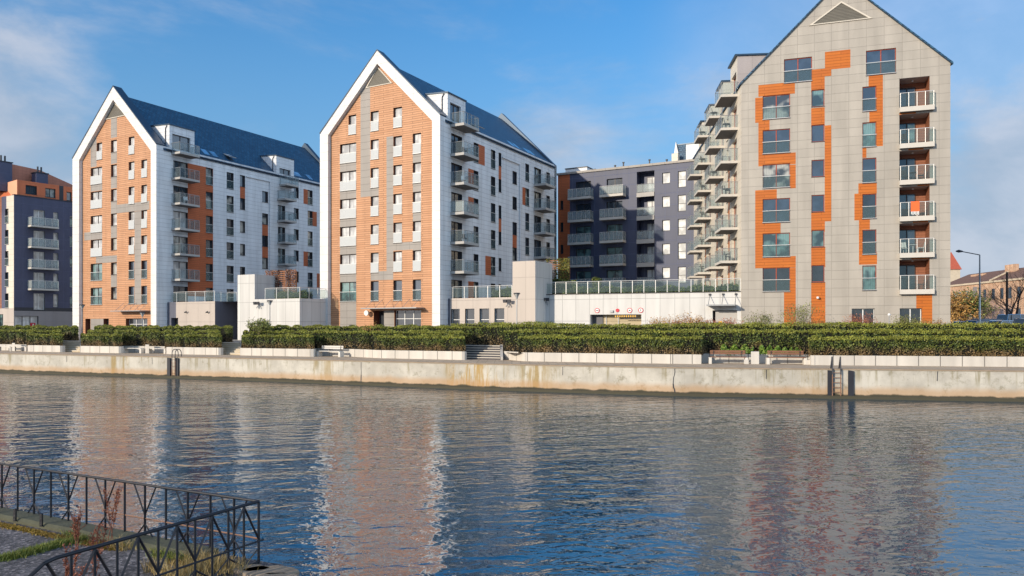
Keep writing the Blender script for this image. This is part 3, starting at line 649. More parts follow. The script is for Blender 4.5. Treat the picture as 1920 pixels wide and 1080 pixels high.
# flank with four columns of balconies, and its dormers
Z3 = [6.85 + SB * k + .17 for k in range(7)]
cols = ((66.6, 3.3, 1.30), (73.4, 3.0, 1.25), (80.9, 3.0, 1.25), (87.0, 2.8, 1.25))
uo = lambda Y: (Y - 65.1) / .995
for ci, (Y, ln, dp) in enumerate(cols):
    u0 = uo(Y); u1 = u0 + ln
    for k in range(7 if ci < 3 else 6):
        if k >= 1 or ci == 9: balcony(s3, u0, u1, Z3[k], root3, dp * 1.12, glass=balg, th=.22, sm=slabl, post=steeld, posts=3)
        if k < 6: window(s3, u0 + .5, u1 - .5, Z3[k] + .02, Z3[k] + 2.15, root3, dep=.3, mull=1, name='door', fm=frameo, pane=RNG.choice([pane_w, pane_c, pane_t]), reveal=cream)
    if k: pass
    if ci < 3:
        for k in range(6): window(s3, u1 + 1.2, u1 + 2.1, Z3[k] + .02, Z3[k] + 2.1, root3, dep=.25, fm=frameo, reveal=cream)
        s3.regs.append((u1 + .6, u1 + 1.2, GZ + 4, 20, siding_b3))
LS3 = 40.0
m = MB(); s3.wall([(0, GZ), (LS3, GZ), (LS3, ze), (0, ze)], cream, m, reveal=cream); m.build('wall', root3)
def r3(u, z, l): q = f3.O + f3.d * u + s3.d * l; return Vector((q.x, q.y, z))
rf = MB()
for ue, sg_ in ((0, -1), (uR3, 1)):
    kk = (zA3 - ze) / abs(uA3 - ue)
    rf.prism([r3(uA3, zA3 + .12, -.18), r3(ue + sg_ * .14, ze - kk * .14 + .12, -.18), r3(ue + sg_ * .14, ze - kk * .14 - .05, -.18), r3(uA3, zA3 + .003, -.18)], Vector((*(s3.d * (LS3 + .2)), 0)), slate, roofmetal)
rf.build('roof', root3)
bw = MB(); bw.face([r3(uR3, GZ, 0), r3(uR3, ze, 0), r3(uR3, ze, LS3), r3(uR3, GZ, LS3)], beige); bw.face([r3(0, GZ, LS3), r3(uR3, GZ, LS3), r3(uR3, ze, LS3), r3(uA3, zA3, LS3), r3(0, ze, LS3)], beige); bw.build('rear_wall', root3)
for i, (Y, ln, dp) in enumerate(cols):
    u0 = uo(Y) + .15; u1 = u0 + ln - .1; zt = ze + 2.9 - .1 * i; m = MB(); fd = s3.off(.02)
    window(fd, u0 + .5, u1 - .5, Z3[6] + .02 if i < 3 else Z3[6] + .1, Z3[6] + 2.2, root3, mull=1, fm=frameo, name='door', reveal=cream)
    fd.wall([(u0, ze - 1.2), (u1, ze - 1.2), (u1, zt), (u0, zt)], cream, m)
    for u in (u0, u1): m.face([s3.pt(u, ze - 1.2, .02), s3.pt(u, zt, .02), s3.pt(u, zt, -4.6), s3.pt(u, ze - 1.2, -4.6)], cream if i else dormg)
    d = m.build('dormer', root3)
    r = MB(); r.fbox(s3, u0 - .15, u1 + .15, zt + .002, zt + .14, -4.7, .25, roofmetal); r.build('roof', d)
# ------------------------------------------------------------------ dark building in the middle
f4 = Fac.px(1250, 95.8, VF)
root4 = thing('apartment_block', 'dark violet flat-roofed apartment block with balconies between the middle tower and the beige tower', 'apartment building', f4.pt(0, 6.8))
z4t = 24.65
u4a, u4b = f4.u(1046), f4.u(1318)
for k in range(5):
    zs = 21.3 - 3.0 * k
    balcony(f4, f4.u(1071), f4.u(1113), zs, root4, 1.2, glass=balf, th=.32, sm=slabl, posts=5, post=steel)
    balcony(f4, f4.u(1130), f4.u(1174), zs, root4, 1.2, glass=balf, th=.32, sm=slabl, posts=5, post=steel)
    window(f4, f4.u(1080), f4.u(1108), zs + .02, zs + 2.2, root4, mull=1, name='door', pane=pane_t if k > 1 else pane_d)
    window(f4, f4.u(1137.5), f4.u(1167), zs + .02, zs + 2.2, root4, mull=1, name='door', pane=RNG.choice([pane_b, pane_t]))
    ua, ub = f4.u(1194), f4.u(1227); f4.holes.append((ua, ub, zs, zs + 2.75, 1.5, purple))
    fb4 = f4.off(-1.5); m = MB(); m.face([fb4.pt(ua, zs), fb4.pt(ub, zs), fb4.pt(ub, zs + 2.75), fb4.pt(ua, zs + 2.75)], purple); lg = m.build('loggia', root4)
    window(fb4.off(.1), ua + .9, ub - .1, zs + .05, zs + 2.2, lg, dep=.08, mull=1, name='door', hole=False, pane=pane_bl)
    balcony(f4, ua, ub, zs + .02, root4, .12, glass=balf, th=.55, posts=3, sm=slabm, sideposts=0)
    window(f4, f4.u(1241.6), f4.u(1256), 22.25 - 3 * k, 23.6 - 3 * k, root4, dep=.22, pane=pane_bl, fm=dark, fw=.05)
    window(f4, f4.u(1271), f4.u(1286), 21.6 - 3 * k, 23.6 - 3 * k, root4, dep=.22, pane=pane_bl, fm=dark, transom=.48)
f4.regs.append((f4.u(1040), f4.u(1068.5), 6, 30, siding_dk))
for k in range(4): window(f4, f4.u(1051), f4.u(1056), 20 - 3 * k, 21.2 - 3 * k, root4, pane=pane_d)
m = MB(); f4.wall([(u4a, GZ), (u4b, GZ), (u4b, z4t), (u4a, z4t)], purple, m, reveal=dark)
for u in (u4a, u4b): m.face([f4.pt(u, GZ), f4.pt(u, z4t), f4.pt(u, z4t, -12), f4.pt(u, GZ, -12)], purple)
m.face([f4.pt(u4a, z4t, -12), f4.pt(u4b, z4t, -12), f4.pt(u4b, GZ, -12), f4.pt(u4a, GZ, -12)], purple)
m.build('wall', root4)
m = MB(); m.fbox(f4, u4a - .1, u4b, z4t + .003, z4t + .28, -12, .18, greyp); m.build('parapet', root4)
def stack(fc, px0, px1, ytop, zb, parent, m_=None, depth=1.2, pipes=2):
    m = MB(); u0, u1 = fc.u(px0), fc.u(px1); zt = fc.z((px0 + px1) / 2, ytop); m.fbox(fc, u0, u1, zb, zt, -2.5 - depth, -2.5, m_ or whitep)
    m.fbox(fc, u0 - .08, u1 + .08, zt + .003, zt + .1, -2.6 - depth, -2.4, dark)
    ch = m.build('chimney', parent); p = MB()
    for i in range(pipes):
        q = fc.pt(u0 + (u1 - u0) * (i + .6) / (pipes + .2), zt, -3); p.tube(q, q + Vector((0, 0, .9)), .09, dark, n=8); p.tube(q + Vector((0, 0, .85)), q + Vector((0, 0, 1.0)), .15, dark, n=8)
    p.build('flue', ch)
stack(f4, 1046, 1087, 309, z4t + .285, root4, depth=3, pipes=0); stack(f4, 1146, 1162, 310, z4t + .285, root4, pipes=1); stack(f4, 1133, 1143, 316, z4t + .285, root4, pipes=1); stack(f4, 1194, 1214, 305, z4t + .285, root4, pipes=1)
stack(f4, 1096, 1103, 323, z4t + .285, root4, pipes=1); stack(f4, 1234, 1240, 305, z4t + .285, root4, pipes=1, m_=dark); stack(f4, 1246, 1256, 306, z4t + .285, root4, pipes=0)
# white gable with a slate roof far behind it
f6 = Fac.px(1264, 128, VF)
root6 = thing('gabled_house', 'small white gable end with a slate roof rising behind the dark violet block', 'building', f6.pt(0, GZ))
m = MB(); zt = f6.z(1264, 266); zb = f6.z(1264, 312); m.prism([f6.pt(f6.u(1262), GZ), f6.pt(f6.u(1262), zb + 1), f6.pt(f6.u(1267), zt), f6.pt(f6.u(1277), zb), f6.pt(f6.u(1277), GZ)], Vector((*(-f6.n * .5), 0)), whitef); m.build('wall', root6)
m = MB(); m.face([f6.pt(f6.u(1268), zt - .5, -.5), f6.pt(f6.u(1325), zt - .5, -.5), f6.pt(f6.u(1325), zb - .5, .3), f6.pt(f6.u(1276), zb - .5, .3)], slate)
m.fbox(f6, f6.u(1268), f6.u(1325), zt - .55, zt - .35, -.9, -.4, roofmetal); m.build('roof', root6)
m = MB(); m.fbox(f6, f6.u(1290), f6.u(1325), GZ, zt - 1.0, -2, 1.2, whitef); m.fbox(f6, f6.u(1264.5), f6.u(1276), GZ, f6.z(1270, 291), .6, 1.6, cream); m.build('dormer', root6)

# ------------------------------------------------------------------ dark building at the left edge
f5 = Fac.px(80, 105.9, 2000.0); f5.n = Vector((f5.d.y, -f5.d.x)); f5.n = f5.n if f5.n.y < 0 else -f5.n
root5 = thing('apartment_block', 'dark slate and coral apartment block at the left edge with glass-fronted balconies above a shop', 'apartment building', f5.pt(0, GZ))
u5a, u5b = f5.u(26), f5.u(175)
z5 = 22.0
for k in range(4):
    zs = 9.35 + 2.9 * k
    balcony(f5, f5.u(51), f5.u(103), zs, root5, 1.3, glass=balf, th=.24, sm=slabl, post=steel, posts=4)
for k in range(5):
    zs = 9.37 + 2.9 * (k - 1)
    window(f5, f5.u(63), f5.u(84), zs, zs + 2.25, root5, mull=1, fm=framew, name='door', pane=pane_w)
    window(f5, f5.u(100), f5.u(109), zs + .4, zs + 2.2, root5, fm=framew, pane=pane_w)
    window(f5, f5.u(131), f5.u(140), zs + .4, zs + 1.9, root5, fm=framew, pane=pane_t)
window(f5, f5.u(18.5), f5.u(72), 2.9, f5.z(45, 592.5), root5, dep=.25, mull=2, fm=framem, pane=pane_w, name='shop_window') if False else None
f5.holes.append((f5.u(27.5), f5.u(72), 3.0, f5.z(45, 592.5), .25, dark))
hs_ = f5.holes.pop()
window(f5, hs_[0], hs_[1], 3.0, hs_[3], root5, dep=.25, mull=2, fm=framem, pane=pane_w, name='shop_window')
ps = MB(); pu0, pu1 = f5.u(57.5), f5.u(67); pz0, pz1 = f5.z(62, 614.5), f5.z(62, 605.5); ps.fbox(f5, pu0, pu1, pz0, pz1, -.15, -.13, redsign)
ps.prism([f5.pt(pu0 + .15, pz0 + .1, -.128), f5.pt(pu0 + .3, pz0 + .1, -.128), f5.pt(pu1 - .15, pz1 - .12, -.128), f5.pt(pu1 - .3, pz1 - .12, -.128)], Vector((*(f5.n * .006), 0)), framew)
ps.build('poster', root5)
f5.regs.append((u5a, u5b, 0, f5.z(80, 577), shopg)); f5.regs.append((u5a, u5b, f5.z(80, 583.5), f5.z(80, 577), dark))
m = MB(); f5.wall([(u5a, GZ), (u5b, GZ), (u5b, z5), (u5a, z5)], navy, m, reveal=dark); m.build('wall', root5)
f5f = Fac(f5.pt(u5a, 0).to_2d(), Vector((.878, -.478)))       # narrow lit face and the part to its left
f5f.n = Vector((-.478, -.878))
a = f5f.u(12); f5f.regs.append((a, 1, 6.6, 23, cream)); f5f.regs.append((a - 30, a, 6.6, z5 + 4, greysid)); f5f.regs.append((f5f.u(3), a, 6.6, z5, navy)); f5f.regs.append((a - 30, 1, 0, 6.6, podg))  # leftmost strip gets a darker siding, its shade put into the colour
for k in range(5):
    zs = 9.35 + 2.9 * (k - 1) + .2; window(f5f, f5f.u(9.5), f5f.u(16), zs, zs + 2.0, root5, guard=guardg)
window(f5f, f5f.u(-4), f5f.u(6), 2.9, 5.8, root5, mull=1, pane=pane_t)
m = MB(); f5f.wall([(a - 30, GZ), (0, GZ), (0, z5), (a - 30, z5)], navy, m, reveal=dark); m.build('wall', root5)
# coral top storey
fp = f5.off(-.6); up = fp.u(32); fp.regs.append((fp.u(111), fp.u(119), z5 + .1, 26, dark))
window(fp, fp.u(48), fp.u(69), z5 + .5, z5 + 1.7, root5, mull=1, fm=dark, pane=pane_d); window(fp, fp.u(85), fp.u(104), z5 + .4, z5 + 1.65, root5, mull=1, fm=dark, pane=pane_c)
window(fp, fp.u(125), fp.u(134), z5 + .3, z5 + 1.5, root5, fm=dark, pane=pane_w)
zt5 = 24.25
m = MB(); fp.wall([(up, z5 + .01), (u5b, z5 + .01), (u5b, zt5), (up, zt5)], orangeb, m, reveal=dark)
q0 = fp.pt(up, z5); q1 = fp.pt(up, zt5); vv = Vector((-4.2, 3.2, 0))
m.face([q0 + Vector((-1.2, .9, 0)), q0, q1, q1 + vv, ], corall); m.face([q1, fp.pt(u5b, zt5), fp.pt(u5b, zt5) + Vector((0, 8, .2)), q1 + vv], roofmetal)
m.face([q0 + Vector((-14, 4, 0)), q0 + vv * .3, q1 + vv, q1 + Vector((-16, 6, 0))], orangeb)
m.build('top_storey', root5)
m = MB(); m.fbox(f5, u5a, u5b, z5 - .0, z5 + .12, -.6, .08, dark); m.build('coping', root5)
m = MB(); P0 = f5.pt(0, 0, -5)
rb = f5.off(-5); m.face([rb.pt(rb.u(-60), rb.z(-60, 290)), rb.pt(rb.u(75), rb.z(75, 319)), rb.pt(rb.u(170), rb.z(170, 362)), rb.pt(rb.u(170), 20), rb.pt(rb.u(-60), 20)], corald); m.build('roof', root5)
def stack5(px0, px1, ytop, off):
    fc = f5.off(off); m = MB(); u0, u1 = fc.u(px0), fc.u(px1); zt = fc.z((px0 + px1) / 2, ytop); m.fbox(fc, u0, u1, z5 + 1, zt, -1.5, 0, navy); m.fbox(fc, u0 - .1, u1 + .1, zt + .003, zt + .12, -1.6, .1, dark)
    c_ = m.build('chimney', root5); p = MB()
    for i in (.3, .6): q = fc.pt(u0 + (u1 - u0) * i, zt, -.7); p.tube(q, q + Vector((0, 0, 1.0)), .12, dark, n=8)
    p.build('flue', c_)
stack5(68, 90, 325, -3); stack5(-2, 23, 304, -4)

# ------------------------------------------------------------------ glass railings along the terraces
def glassrail(pts, label, h=1.1, step=1.45, post=steel, glass=guardg, group='glass railings along the terraces'):
    r = thing('glass_railing', label, 'railing', pts[0], group=group)
    g = MB(); t = MB(); n_ = 0
    for a, b in zip(pts, pts[1:]):
        a, b = Vector(a), Vector(b); L_ = (b - a).length; n = max(1, round(L_ / step)); up = Vector((0, 0, 1)); d = (b - a) / L_; nn = Vector((d.y, -d.x, 0))
        for i in range(n + 1):
            q = a + (b - a) * i / n; p = MB(); p.hexa([q + nn * .025 - d * .025, q + nn * .025 + d * .025, q - nn * .025 + d * .025, q - nn * .025 - d * .025] + [x + up * h for x in (q + nn * .025 - d * .025, q + nn * .025 + d * .025, q - nn * .025 + d * .025, q - nn * .025 - d * .025)], post)
            if n_ < 90: p.build('post', r, q)
            n_ += 1
            if i < n:
                q2 = a + (b - a) * (i + 1) / n; e = d * .04; g.hexa([q + e + up * .1, q2 - e + up * .1, q2 - e + up * .1 + nn * .012, q + e + up * .1 + nn * .012, q + e + up * (h - .1), q2 - e + up * (h - .1), q2 - e + up * (h - .1) + nn * .012, q + e + up * (h - .1) + nn * .012], glass)
        t.tube(a + up * (h + .012), b + up * (h + .012), .03, post, n=6); t.tube(a + up * (h - .13), b + up * (h - .13), .014, post, n=4)
    g.build('glass_panel', r); t.build('top_rail', r)
    return r
# ------------------------------------------------------------------ podium between the first two towers
PT = 6.88
p1 = Fac.px(313, 86.0, VF)
rootP1 = thing('podium_building', 'annex between the two orange towers, grey on the left and white on the right', 'building', p1.pt(0, GZ))
def boxy(fc, u0, u1, z1, depth, front, side, mb, top=None, z0=GZ, o=0):
    n = -Vector((*fc.n, 0)) * depth
    a, b = fc.pt(u0, z0, o), fc.pt(u1, z0, o); up = Vector((0, 0, z1 - z0))
    mb.face([b, b + n, b + n + up, b + up], side); mb.face([a, a + up, a + n + up, a + n], side); mb.face([a + up, b + up, b + n + up, a + n + up], top or dark)
p1.holes = []
ua, ub, uc, ud, ue_ = p1.u(314), p1.u(330), p1.u(403), p1.u(445.6), p1.u(562)
p1.regs.append((ua, ub, 0, 9, podk)); p1.regs.append((ud, ue_ + 1, 0, 12, podw))
window(p1, p1.u(321), p1.u(334), GZ + .05, 5.1, rootP1, dep=.6, pane=pane_d, name='door')
m = MB(); p1.wall([(ua, GZ), (uc, GZ), (uc, PT), (ua, PT)], podg, m, reveal=podk); boxy(p1, ua, uc, PT, 8, podg, podk, m, podk)
p1.holes = []
bk = p1.off(-3.2); ucb, udb = bk.u(420), bk.u(446)
window(bk, bk.u(429), bk.u(444), GZ + .05, 5.1, rootP1, dep=.3, mull=2, pane=pane_c, fm=framew)
bk.wall([(bk.u(400), GZ), (bk.u(470), GZ), (bk.u(470), PT), (bk.u(400), PT)], podk, m, reveal=podk)
p1.holes = []
ug = p1.u(477.6); zt = p1.z(460, 515)
p1.wall([(ud, GZ), (ug, GZ), (ug, zt), (ud, zt)], podw, m); boxy(p1, ud, ug, zt, 3.2, podw, podw, m, whitef)
p1.wall([(ug, GZ), (ue_, GZ), (ue_, PT + .1), (ug, PT + .1)], podw, m); boxy(p1, ug, ue_, PT + .1, 9, podw, podw, m, podk)
m.face([p1.pt(ua, PT - .02, -1), p1.pt(ue_ - .2, PT - .02, -1), p1.pt(ue_ - .2, PT - .02, -30), p1.pt(ua, PT - .02, -30)], podk)
m.build('wall', rootP1)
def floods(fc, px, py, parent):
    s = MB(); q = fc.pt(fc.u(px), fc.z(px, py), 0); n = Vector((*fc.n, 0)); d = Vector((*fc.d, 0))
    s.tube(q, q + n * .35, .04, dark)
    for sg_ in (-1, 1):
        c_ = q + n * .4 + d * .22 * sg_; a = Vector((0, 0, 1)); s.hexa([c_ - d * .16 - a * .14, c_ + d * .16 - a * .14, c_ + d * .16 - a * .14 + n * .1, c_ - d * .16 - a * .14 + n * .1] + [c_ - d * .2 + a * .16, c_ + d * .2 + a * .16, c_ + d * .2 + a * .16 + n * .14, c_ - d * .2 + a * .16 + n * .14], dark)
        s.tube(q + n * .1 - a * .1, q + n * .3 - a * .5 + d * .16 * sg_, .05, steeld)
    s.build('floodlight', parent)
floods(p1, 487, 569, rootP1)
for px_ in (350, 390): 
    s = MB(); q = p1.pt(p1.u(px_), p1.z(px_, 586), 0); n = Vector((*p1.n, 0)); s.tube(q, q + n * .3, .05, dark); s.tube(q + n * .3, q + n * .3 + Vector((.25, 0, .12)), .07, dark); s.build('wall_lamp', rootP1)
def P3(fc, px, z, o=0): return fc.pt(fc.u(px), z, o)
glassrail([P3(s1, 321, PT, .1), P3(p1, 330, PT, -.1), P3(p1, 401, PT, -.1), P3(bk, 426, PT, 0), P3(bk, 444, PT, 0)], 'glass terrace railing on the stone grey podium beside the left tower')
glassrail([P3(p1, 496, PT + .1, -.1), P3(p1, 561, PT + .1, -.1), p1.pt(ue_ - .1, PT + .1, -4.0)], 'glass terrace railing on the white podium left of the middle tower')
# ------------------------------------------------------------------ podium between the middle and the right tower
p2 = Fac.px(840, 74.0, VF)
rootP2 = thing('podium_building', 'long podium with a tall stone grey block and a white wall with the garage entrance', 'building', p2.pt(0, GZ))
ua, ub, uc, ud = p2.u(840.5), p2.u(848), p2.u(961), p2.u(1003.6); zt = p2.z(982, 489.6)
p2.regs.append((ua, p2.u(844), 0, 9, podk))
for a, b in ((846, 862), (872, 889.5), (899, 917), (927, 945.5)): window(p2, p2.u(a), p2.u(b), GZ + .05, 5.85, rootP2, dep=.3, transom=.66, fm=framew, pane=pane_d, reveal=dark)
m = MB(); p2.wall([(ua, GZ), (uc, GZ), (uc, PT), (ua, PT)], podg, m, reveal=dark); boxy(p2, ua, uc, PT, 8, podg, podk, m, podk)
p2.holes = []
p2.wall([(uc, GZ), (ud, GZ), (ud, zt), (uc, zt)], podg, m); boxy(p2, uc, ud, zt, 3.6, podg, podw, m, podg)
m.build('wall', rootP2)
pA = Vector(((1018 - 960) / F * 71.6, 71.6)); pB = Vector(((1390 - 960) / F * 65.2, 65.2))
p3 = Fac(pA, pB - pA); PW = 7.12
ga, gb = p3.u(1106.6), p3.u(1202.5); gz = p3.z(1155, 589.6)
p3.holes.append((ga, gb, GZ, gz, .9, podw)); p3.holes.append((p3.u(1336), p3.u(1382), GZ, 5.55, .5, podw))
m = MB(); p3.wall([(0, GZ), (p3.u(1389.5), GZ), (p3.u(1389.5), PW), (0, PW)], podw, m)
n = -Vector((*p3.n, 0)); a = p3.pt(0, GZ); m.face([a, a + Vector((0, 0, PW - GZ)), a + n * 6 + Vector((0, 0, PW - GZ)), a + n * 6], podw)
m.fbox(p3, 0, p3.u(1389), PW + .003, PW + .07, -.3, .06, dark)
m.build('wall', rootP2)
m = MB(); m.fbox(p3, -9, p3.u(1389), 6.7, 6.8, -32, -.32, podg); m.build('terrace', rootP2)
m = MB()
m.fbox(p3, ga - .1, gb + .1, GZ, gz + .1, -1.0, -.905, garage); gd = m.build('garage_door', rootP2)
m = MB(); m.fbox(p3, ga + .02, ga + 1.0, GZ + .02, gz - .02, -.88, -.8, darkgrey2); m.fbox(p3, p3.u(1132), p3.u(1133), GZ, gz - .02, -.88, -.8, framew); m.fbox(p3, p3.u(1155), p3.u(1156), GZ, gz - .02, -.88, -.8, framew); m.build('frame', gd)
m = MB(); zz = gz - .16; n_ = 20
for i in range(n_):
    a_ = p3.u(1152) + (p3.u(1193) - p3.u(1152)) * i / n_; b_ = p3.u(1152) + (p3.u(1193) - p3.u(1152)) * (i + 1) / n_; m.fbox(p3, a_, b_, zz - .08, zz + .08, -.3, -.25, yellow if i % 2 == 0 else dark)
m.fbox(p3, p3.u(1168), p3.u(1201), zz - .22, zz - .17, -.3, -.25, dark); m.build('height_barrier', rootP2)
m = MB(); m.fbox(p3, p3.u(1340), p3.u(1381), GZ, 5.5, -.48, -.42, doorgrey); m.fbox(p3, p3.u(1346), p3.u(1353), 4.2, 4.6, -.42, -.41, yellow); m.build('door', rootP2)
m = MB(); zc = p3.z(1355, 574); m.fbox(p3, p3.u(1328), p3.u(1381), zc, zc + .12, .01, 1.5, steeld)
for px_ in (1331, 1356, 1380): m.tube(p3.pt(p3.u(px_), zc + 1.0, 0), p3.pt(p3.u(px_) , zc + .1, 1.2), .03, steeld, n=4); m.fbox(p3, p3.u(px_) - .1, p3.u(px_) + .1, zc + .95, zc + 1.1, .003, .1, dark)
m.build('canopy', rootP2)
floods(p2, 955, 565, rootP2); floods(p3, 1025, 562, rootP2)
glassrail([P3(s2, 842, PT, .3), P3(p2, 848, PT, -.12), P3(p2, 959, PT, -.12)], 'glass terrace railing on the podium between the middle tower and the tall stone grey block')
glassrail([P3(p3, 1021, PW + .07, -.12), P3(p3, 1388, PW + .07, -.12)], 'long glass terrace railing on top of the white garage wall', step=1.05)
# round traffic signs above the garage
def disc(fc, px, py, r, ring, inner, name, label, glyph=None, o=.02, cat='sign', group='round signs above the garage door'):
    q = fc.pt(fc.u(px), fc.z(px, py), o); n = Vector((*fc.n, 0)); d = Vector((*fc.d, 0)); up = Vector((0, 0, 1))
    t = thing(name, label, cat, q, group=group)
    m = MB(); m.tube(q, q + n * .03, r, ring, n=28); m.build('rim', t); m = MB(); m.tube(q + n * .03, q + n * .036, r * .74, inner, n=28)
    for g in (glyph or []):
        a_, b_, w_ = g; A = q + n * .04 + d * a_[0] * r + up * a_[1] * r; B = q + n * .04 + d * b_[0] * r + up * b_[1] * r; dd = (B - A).normalized(); s_ = dd.cross(n) * w_ * r
        m.prism([A + s_, B + s_, B - s_, A - s_], n * .004, dark)
    m.build('face', t)
disc(p3, 1119.8, 582.3, .23, redsign, framew, 'round_sign', 'red-ringed round sign at the left end above the garage door', [((-.4, 0), (.4, 0), .12), ((-.42, -.2), (-.42, .2), .08), ((.42, -.2), (.42, .2), .08)])
disc(p3, 1158, 582, .17, redsign, redsign, 'round_sign', 'small solid red round sign near the middle above the garage door')
disc(p3, 1180.8, 582, .23, redsign, framew, 'round_sign', 'red-ringed round sign with a dark car shape, third above the garage door', [((-.4, -.12), (.4, -.12), .12), ((-.22, .08), (.22, .08), .1)])
disc(p3, 1201.6, 581.8, .23, redsign, framew, 'round_sign', 'red-ringed round sign at the right end above the garage door', [((0, -.4), (0, .4), .12), ((-.15, .12), (.15, .12), .1)])
m = MB(); m.fbox(p3, p3.u(1144), p3.u(1150), p3.z(1147, 586), p3.z(1147, 582), .003, .15, steeld); tag(m.build('junction_box', None, p3.pt(p3.u(1147), p3.z(1147, 586))), 'small grey lamp box between two signs above the garage door', 'lamp')
# ------------------------------------------------------------------ the quay line and strips of land behind it
QZ = 1.7
qp = [(-260, None), (0, 662.8), (480, 672.2), (920, 682.6), (1260, 689.0), (1920, 695.5), (2500, None)]
Q = []
for px_, py_ in qp:
    if py_ is None: Q.append(None); continue
    Zq = (EYE - QZ) * F / (py_ - HZ); Q.append(Vector(((px_ - 960) / F * Zq, Zq)))
Q[0] = Q[1] + (Q[1] - Q[2]).normalized() * 220; Q[-1] = Q[-2] + (Q[-2] - Q[-3]).normalized() * 200
def offl(o):                                # the quay line moved inland by o
    r = []
    for i, p in enumerate(Q):
        ns = []
        for a, b in ((i - 1, i), (i, i + 1)):
            if 0 <= a and b < len(Q): d = (Q[b] - Q[a]).normalized(); ns.append(Vector((-d.y, d.x)))
        n = sum(ns, Vector((0, 0))).normalized(); c = n.dot(ns[0]); r.append(p + n * o / c)
    return r
def qat(px_, o, z=0.0):                      # where the sight line of a photo column crosses that line
    a = (px_ - 960) / F; ln = offl(o)
    for p, q in zip(ln, ln[1:]):
        d = q - p; den = (d.x - a * d.y)
        t = (a * p.y - p.x) / den
        if -1e-6 <= t <= 1 + 1e-6: v = p + d * t; return Vector((v.x, v.y, z))
    p, q = (ln[0], ln[1]) if px_ < 0 else (ln[-2], ln[-1]); d = q - p; t = (a * p.y - p.x) / (d.x - a * d.y); v = p + d * t
    return Vector((v.x, v.y, z))
def qn(px_): 
    a = qat(px_ - 5, 0); b = qat(px_ + 5, 0); d = (b - a).normalized(); return Vector((-d.y, d.x, 0)), d
def stripe(mb, pa, pb, o0, o1, z0, z1, m, n=None):
    xs = sorted({pa, pb} | {q for q in (0, 480, 920, 1260, 1920) if pa < q < pb})
    for a, b in zip(xs, xs[1:]): mb.face([qat(a, o0, z0), qat(b, o0, z0), qat(b, o1, z1), qat(a, o1, z1)], m)
# quay wall
def concretewall():
    m, t, p = newmat('stained_quay_concrete'); p.inputs['Roughness'].default_value = .85
    g = tnode(t, 'ShaderNodeNewGeometry'); sx = tnode(t, 'ShaderNodeSeparateXYZ'); t.links.new(g.outputs['Position'], sx.inputs[0])
    def nse(scale, sc3, det=6, rough=.6):
        mp = tnode(t, 'ShaderNodeMapping'); mp.inputs['Scale'].default_value = sc3; t.links.new(g.outputs['Position'], mp.inputs[0])
        n = tnode(t, 'ShaderNodeTexNoise'); n.inputs['Scale'].default_value = scale; n.inputs['Detail'].default_value = det; n.inputs['Roughness'].default_value = rough; t.links.new(mp.outputs[0], n.inputs['Vector']); return n.outputs[0]
    def rng(x, a, b, c=0., d=1.):
        n = tnode(t, 'ShaderNodeMapRange'); n.interpolation_type = 'SMOOTHSTEP'; t.links.new(x, n.inputs[0])
        for i, v in enumerate((a, b, c, d)): n.inputs[i + 1].default_value = v
        return n.outputs[0]
    def mth(op, a, b):
        n = tnode(t, 'ShaderNodeMath', operation=op)
        for i, x in enumerate((a, b)):
            if isinstance(x, (int, float)): n.inputs[i].default_value = x
            else: t.links.new(x, n.inputs[i])
        return n.outputs[0]
    def mix(f, a, b):
        n = tnode(t, 'ShaderNodeMixRGB'); t.links.new(f, n.inputs[0])
        for i, x in ((1, a), (2, b)):
            if isinstance(x, tuple): n.inputs[i].default_value = x + (1,)
            else: t.links.new(x, n.inputs[i])
        return n.outputs[0]
    base = mix(rng(nse(.5, (1, 1, 1)), .35, .65), (.37, .345, .295), (.51, .48, .415))
    base = mix(mth('MULTIPLY', rng(nse(1.7, (1, 1, .9), 9, .75), .53, .68), .75), base, (.20, .18, .12))                       # blotches
    base = mix(mth('MULTIPLY', rng(nse(4.5, (1, 1, 1.3), 7, .7), .60, .70), .55), base, (.17, .155, .12))
    zt = mth('ADD', sx.outputs[2], mth('MULTIPLY', mth('SUBTRACT', nse(1.6, (1, 1, .1)), .5), 1.3))
    streak = mth('MULTIPLY', rng(nse(1.9, (1, 1, .06), 6, .7), .52, .64), rng(zt, .5, 1.3))
    base = mix(mth('MULTIPLY', streak, .85), base, (.25, .22, .14))
    big = mth('MULTIPLY', rng(nse(.16, (1, 1, .02), 2), .60, .68), rng(nse(1.8, (1, 1, .12), 6, .7), .42, .6))
    base = mix(mth('MULTIPLY', big, .8), base, (.27, .18, .045))                                                            # moss under the drain
    drain = mth('MULTIPLY', mth('MULTIPLY', rng(sx.outputs[0], -4.9, -3.6), rng(sx.outputs[0], .2, -1.6)), rng(nse(1.5, (1.6, 1.6, .16), 7, .75), .45, .58))
    base = mix(mth('MULTIPLY', drain, .85), base, (.34, .21, .045))
    za = mth('ADD', sx.outputs[2], mth('MULTIPLY', mth('SUBTRACT', nse(1.1, (1, 1, .3)), .5), .35))
    base = mix(mth('MULTIPLY', rng(za, .85, .40), .6), base, (.40, .225, .09))                                               # rusty band over the waterline
    base = mix(rng(za, .30, .19), base, (.055, .05, .03))                                                                   # wet foot
    t.links.new(base, p.inputs['Base Color'])
    b = tnode(t, 'ShaderNodeBump'); b.inputs['Strength'].default_value = .35; b.inputs['Distance'].default_value = .03; t.links.new(nse(6, (1, 1, 1)), b.inputs['Height']); t.links.new(b.outputs[0], p.inputs['Normal'])
    return m
qmat = concretewall()
qw = MB(); stripe(qw, -900, 2480, 0, 0, -1.2, QZ, qmat)
stripe(qw, -900, 2480, -.28, -.28, -1.2, .16, qmat); stripe(qw, -900, 2480, -.28, .001, .16, .20, qmat)
tag(qw.build('quay_wall'), 'stained pale concrete quay wall along the far side of the water', 'quay wall')
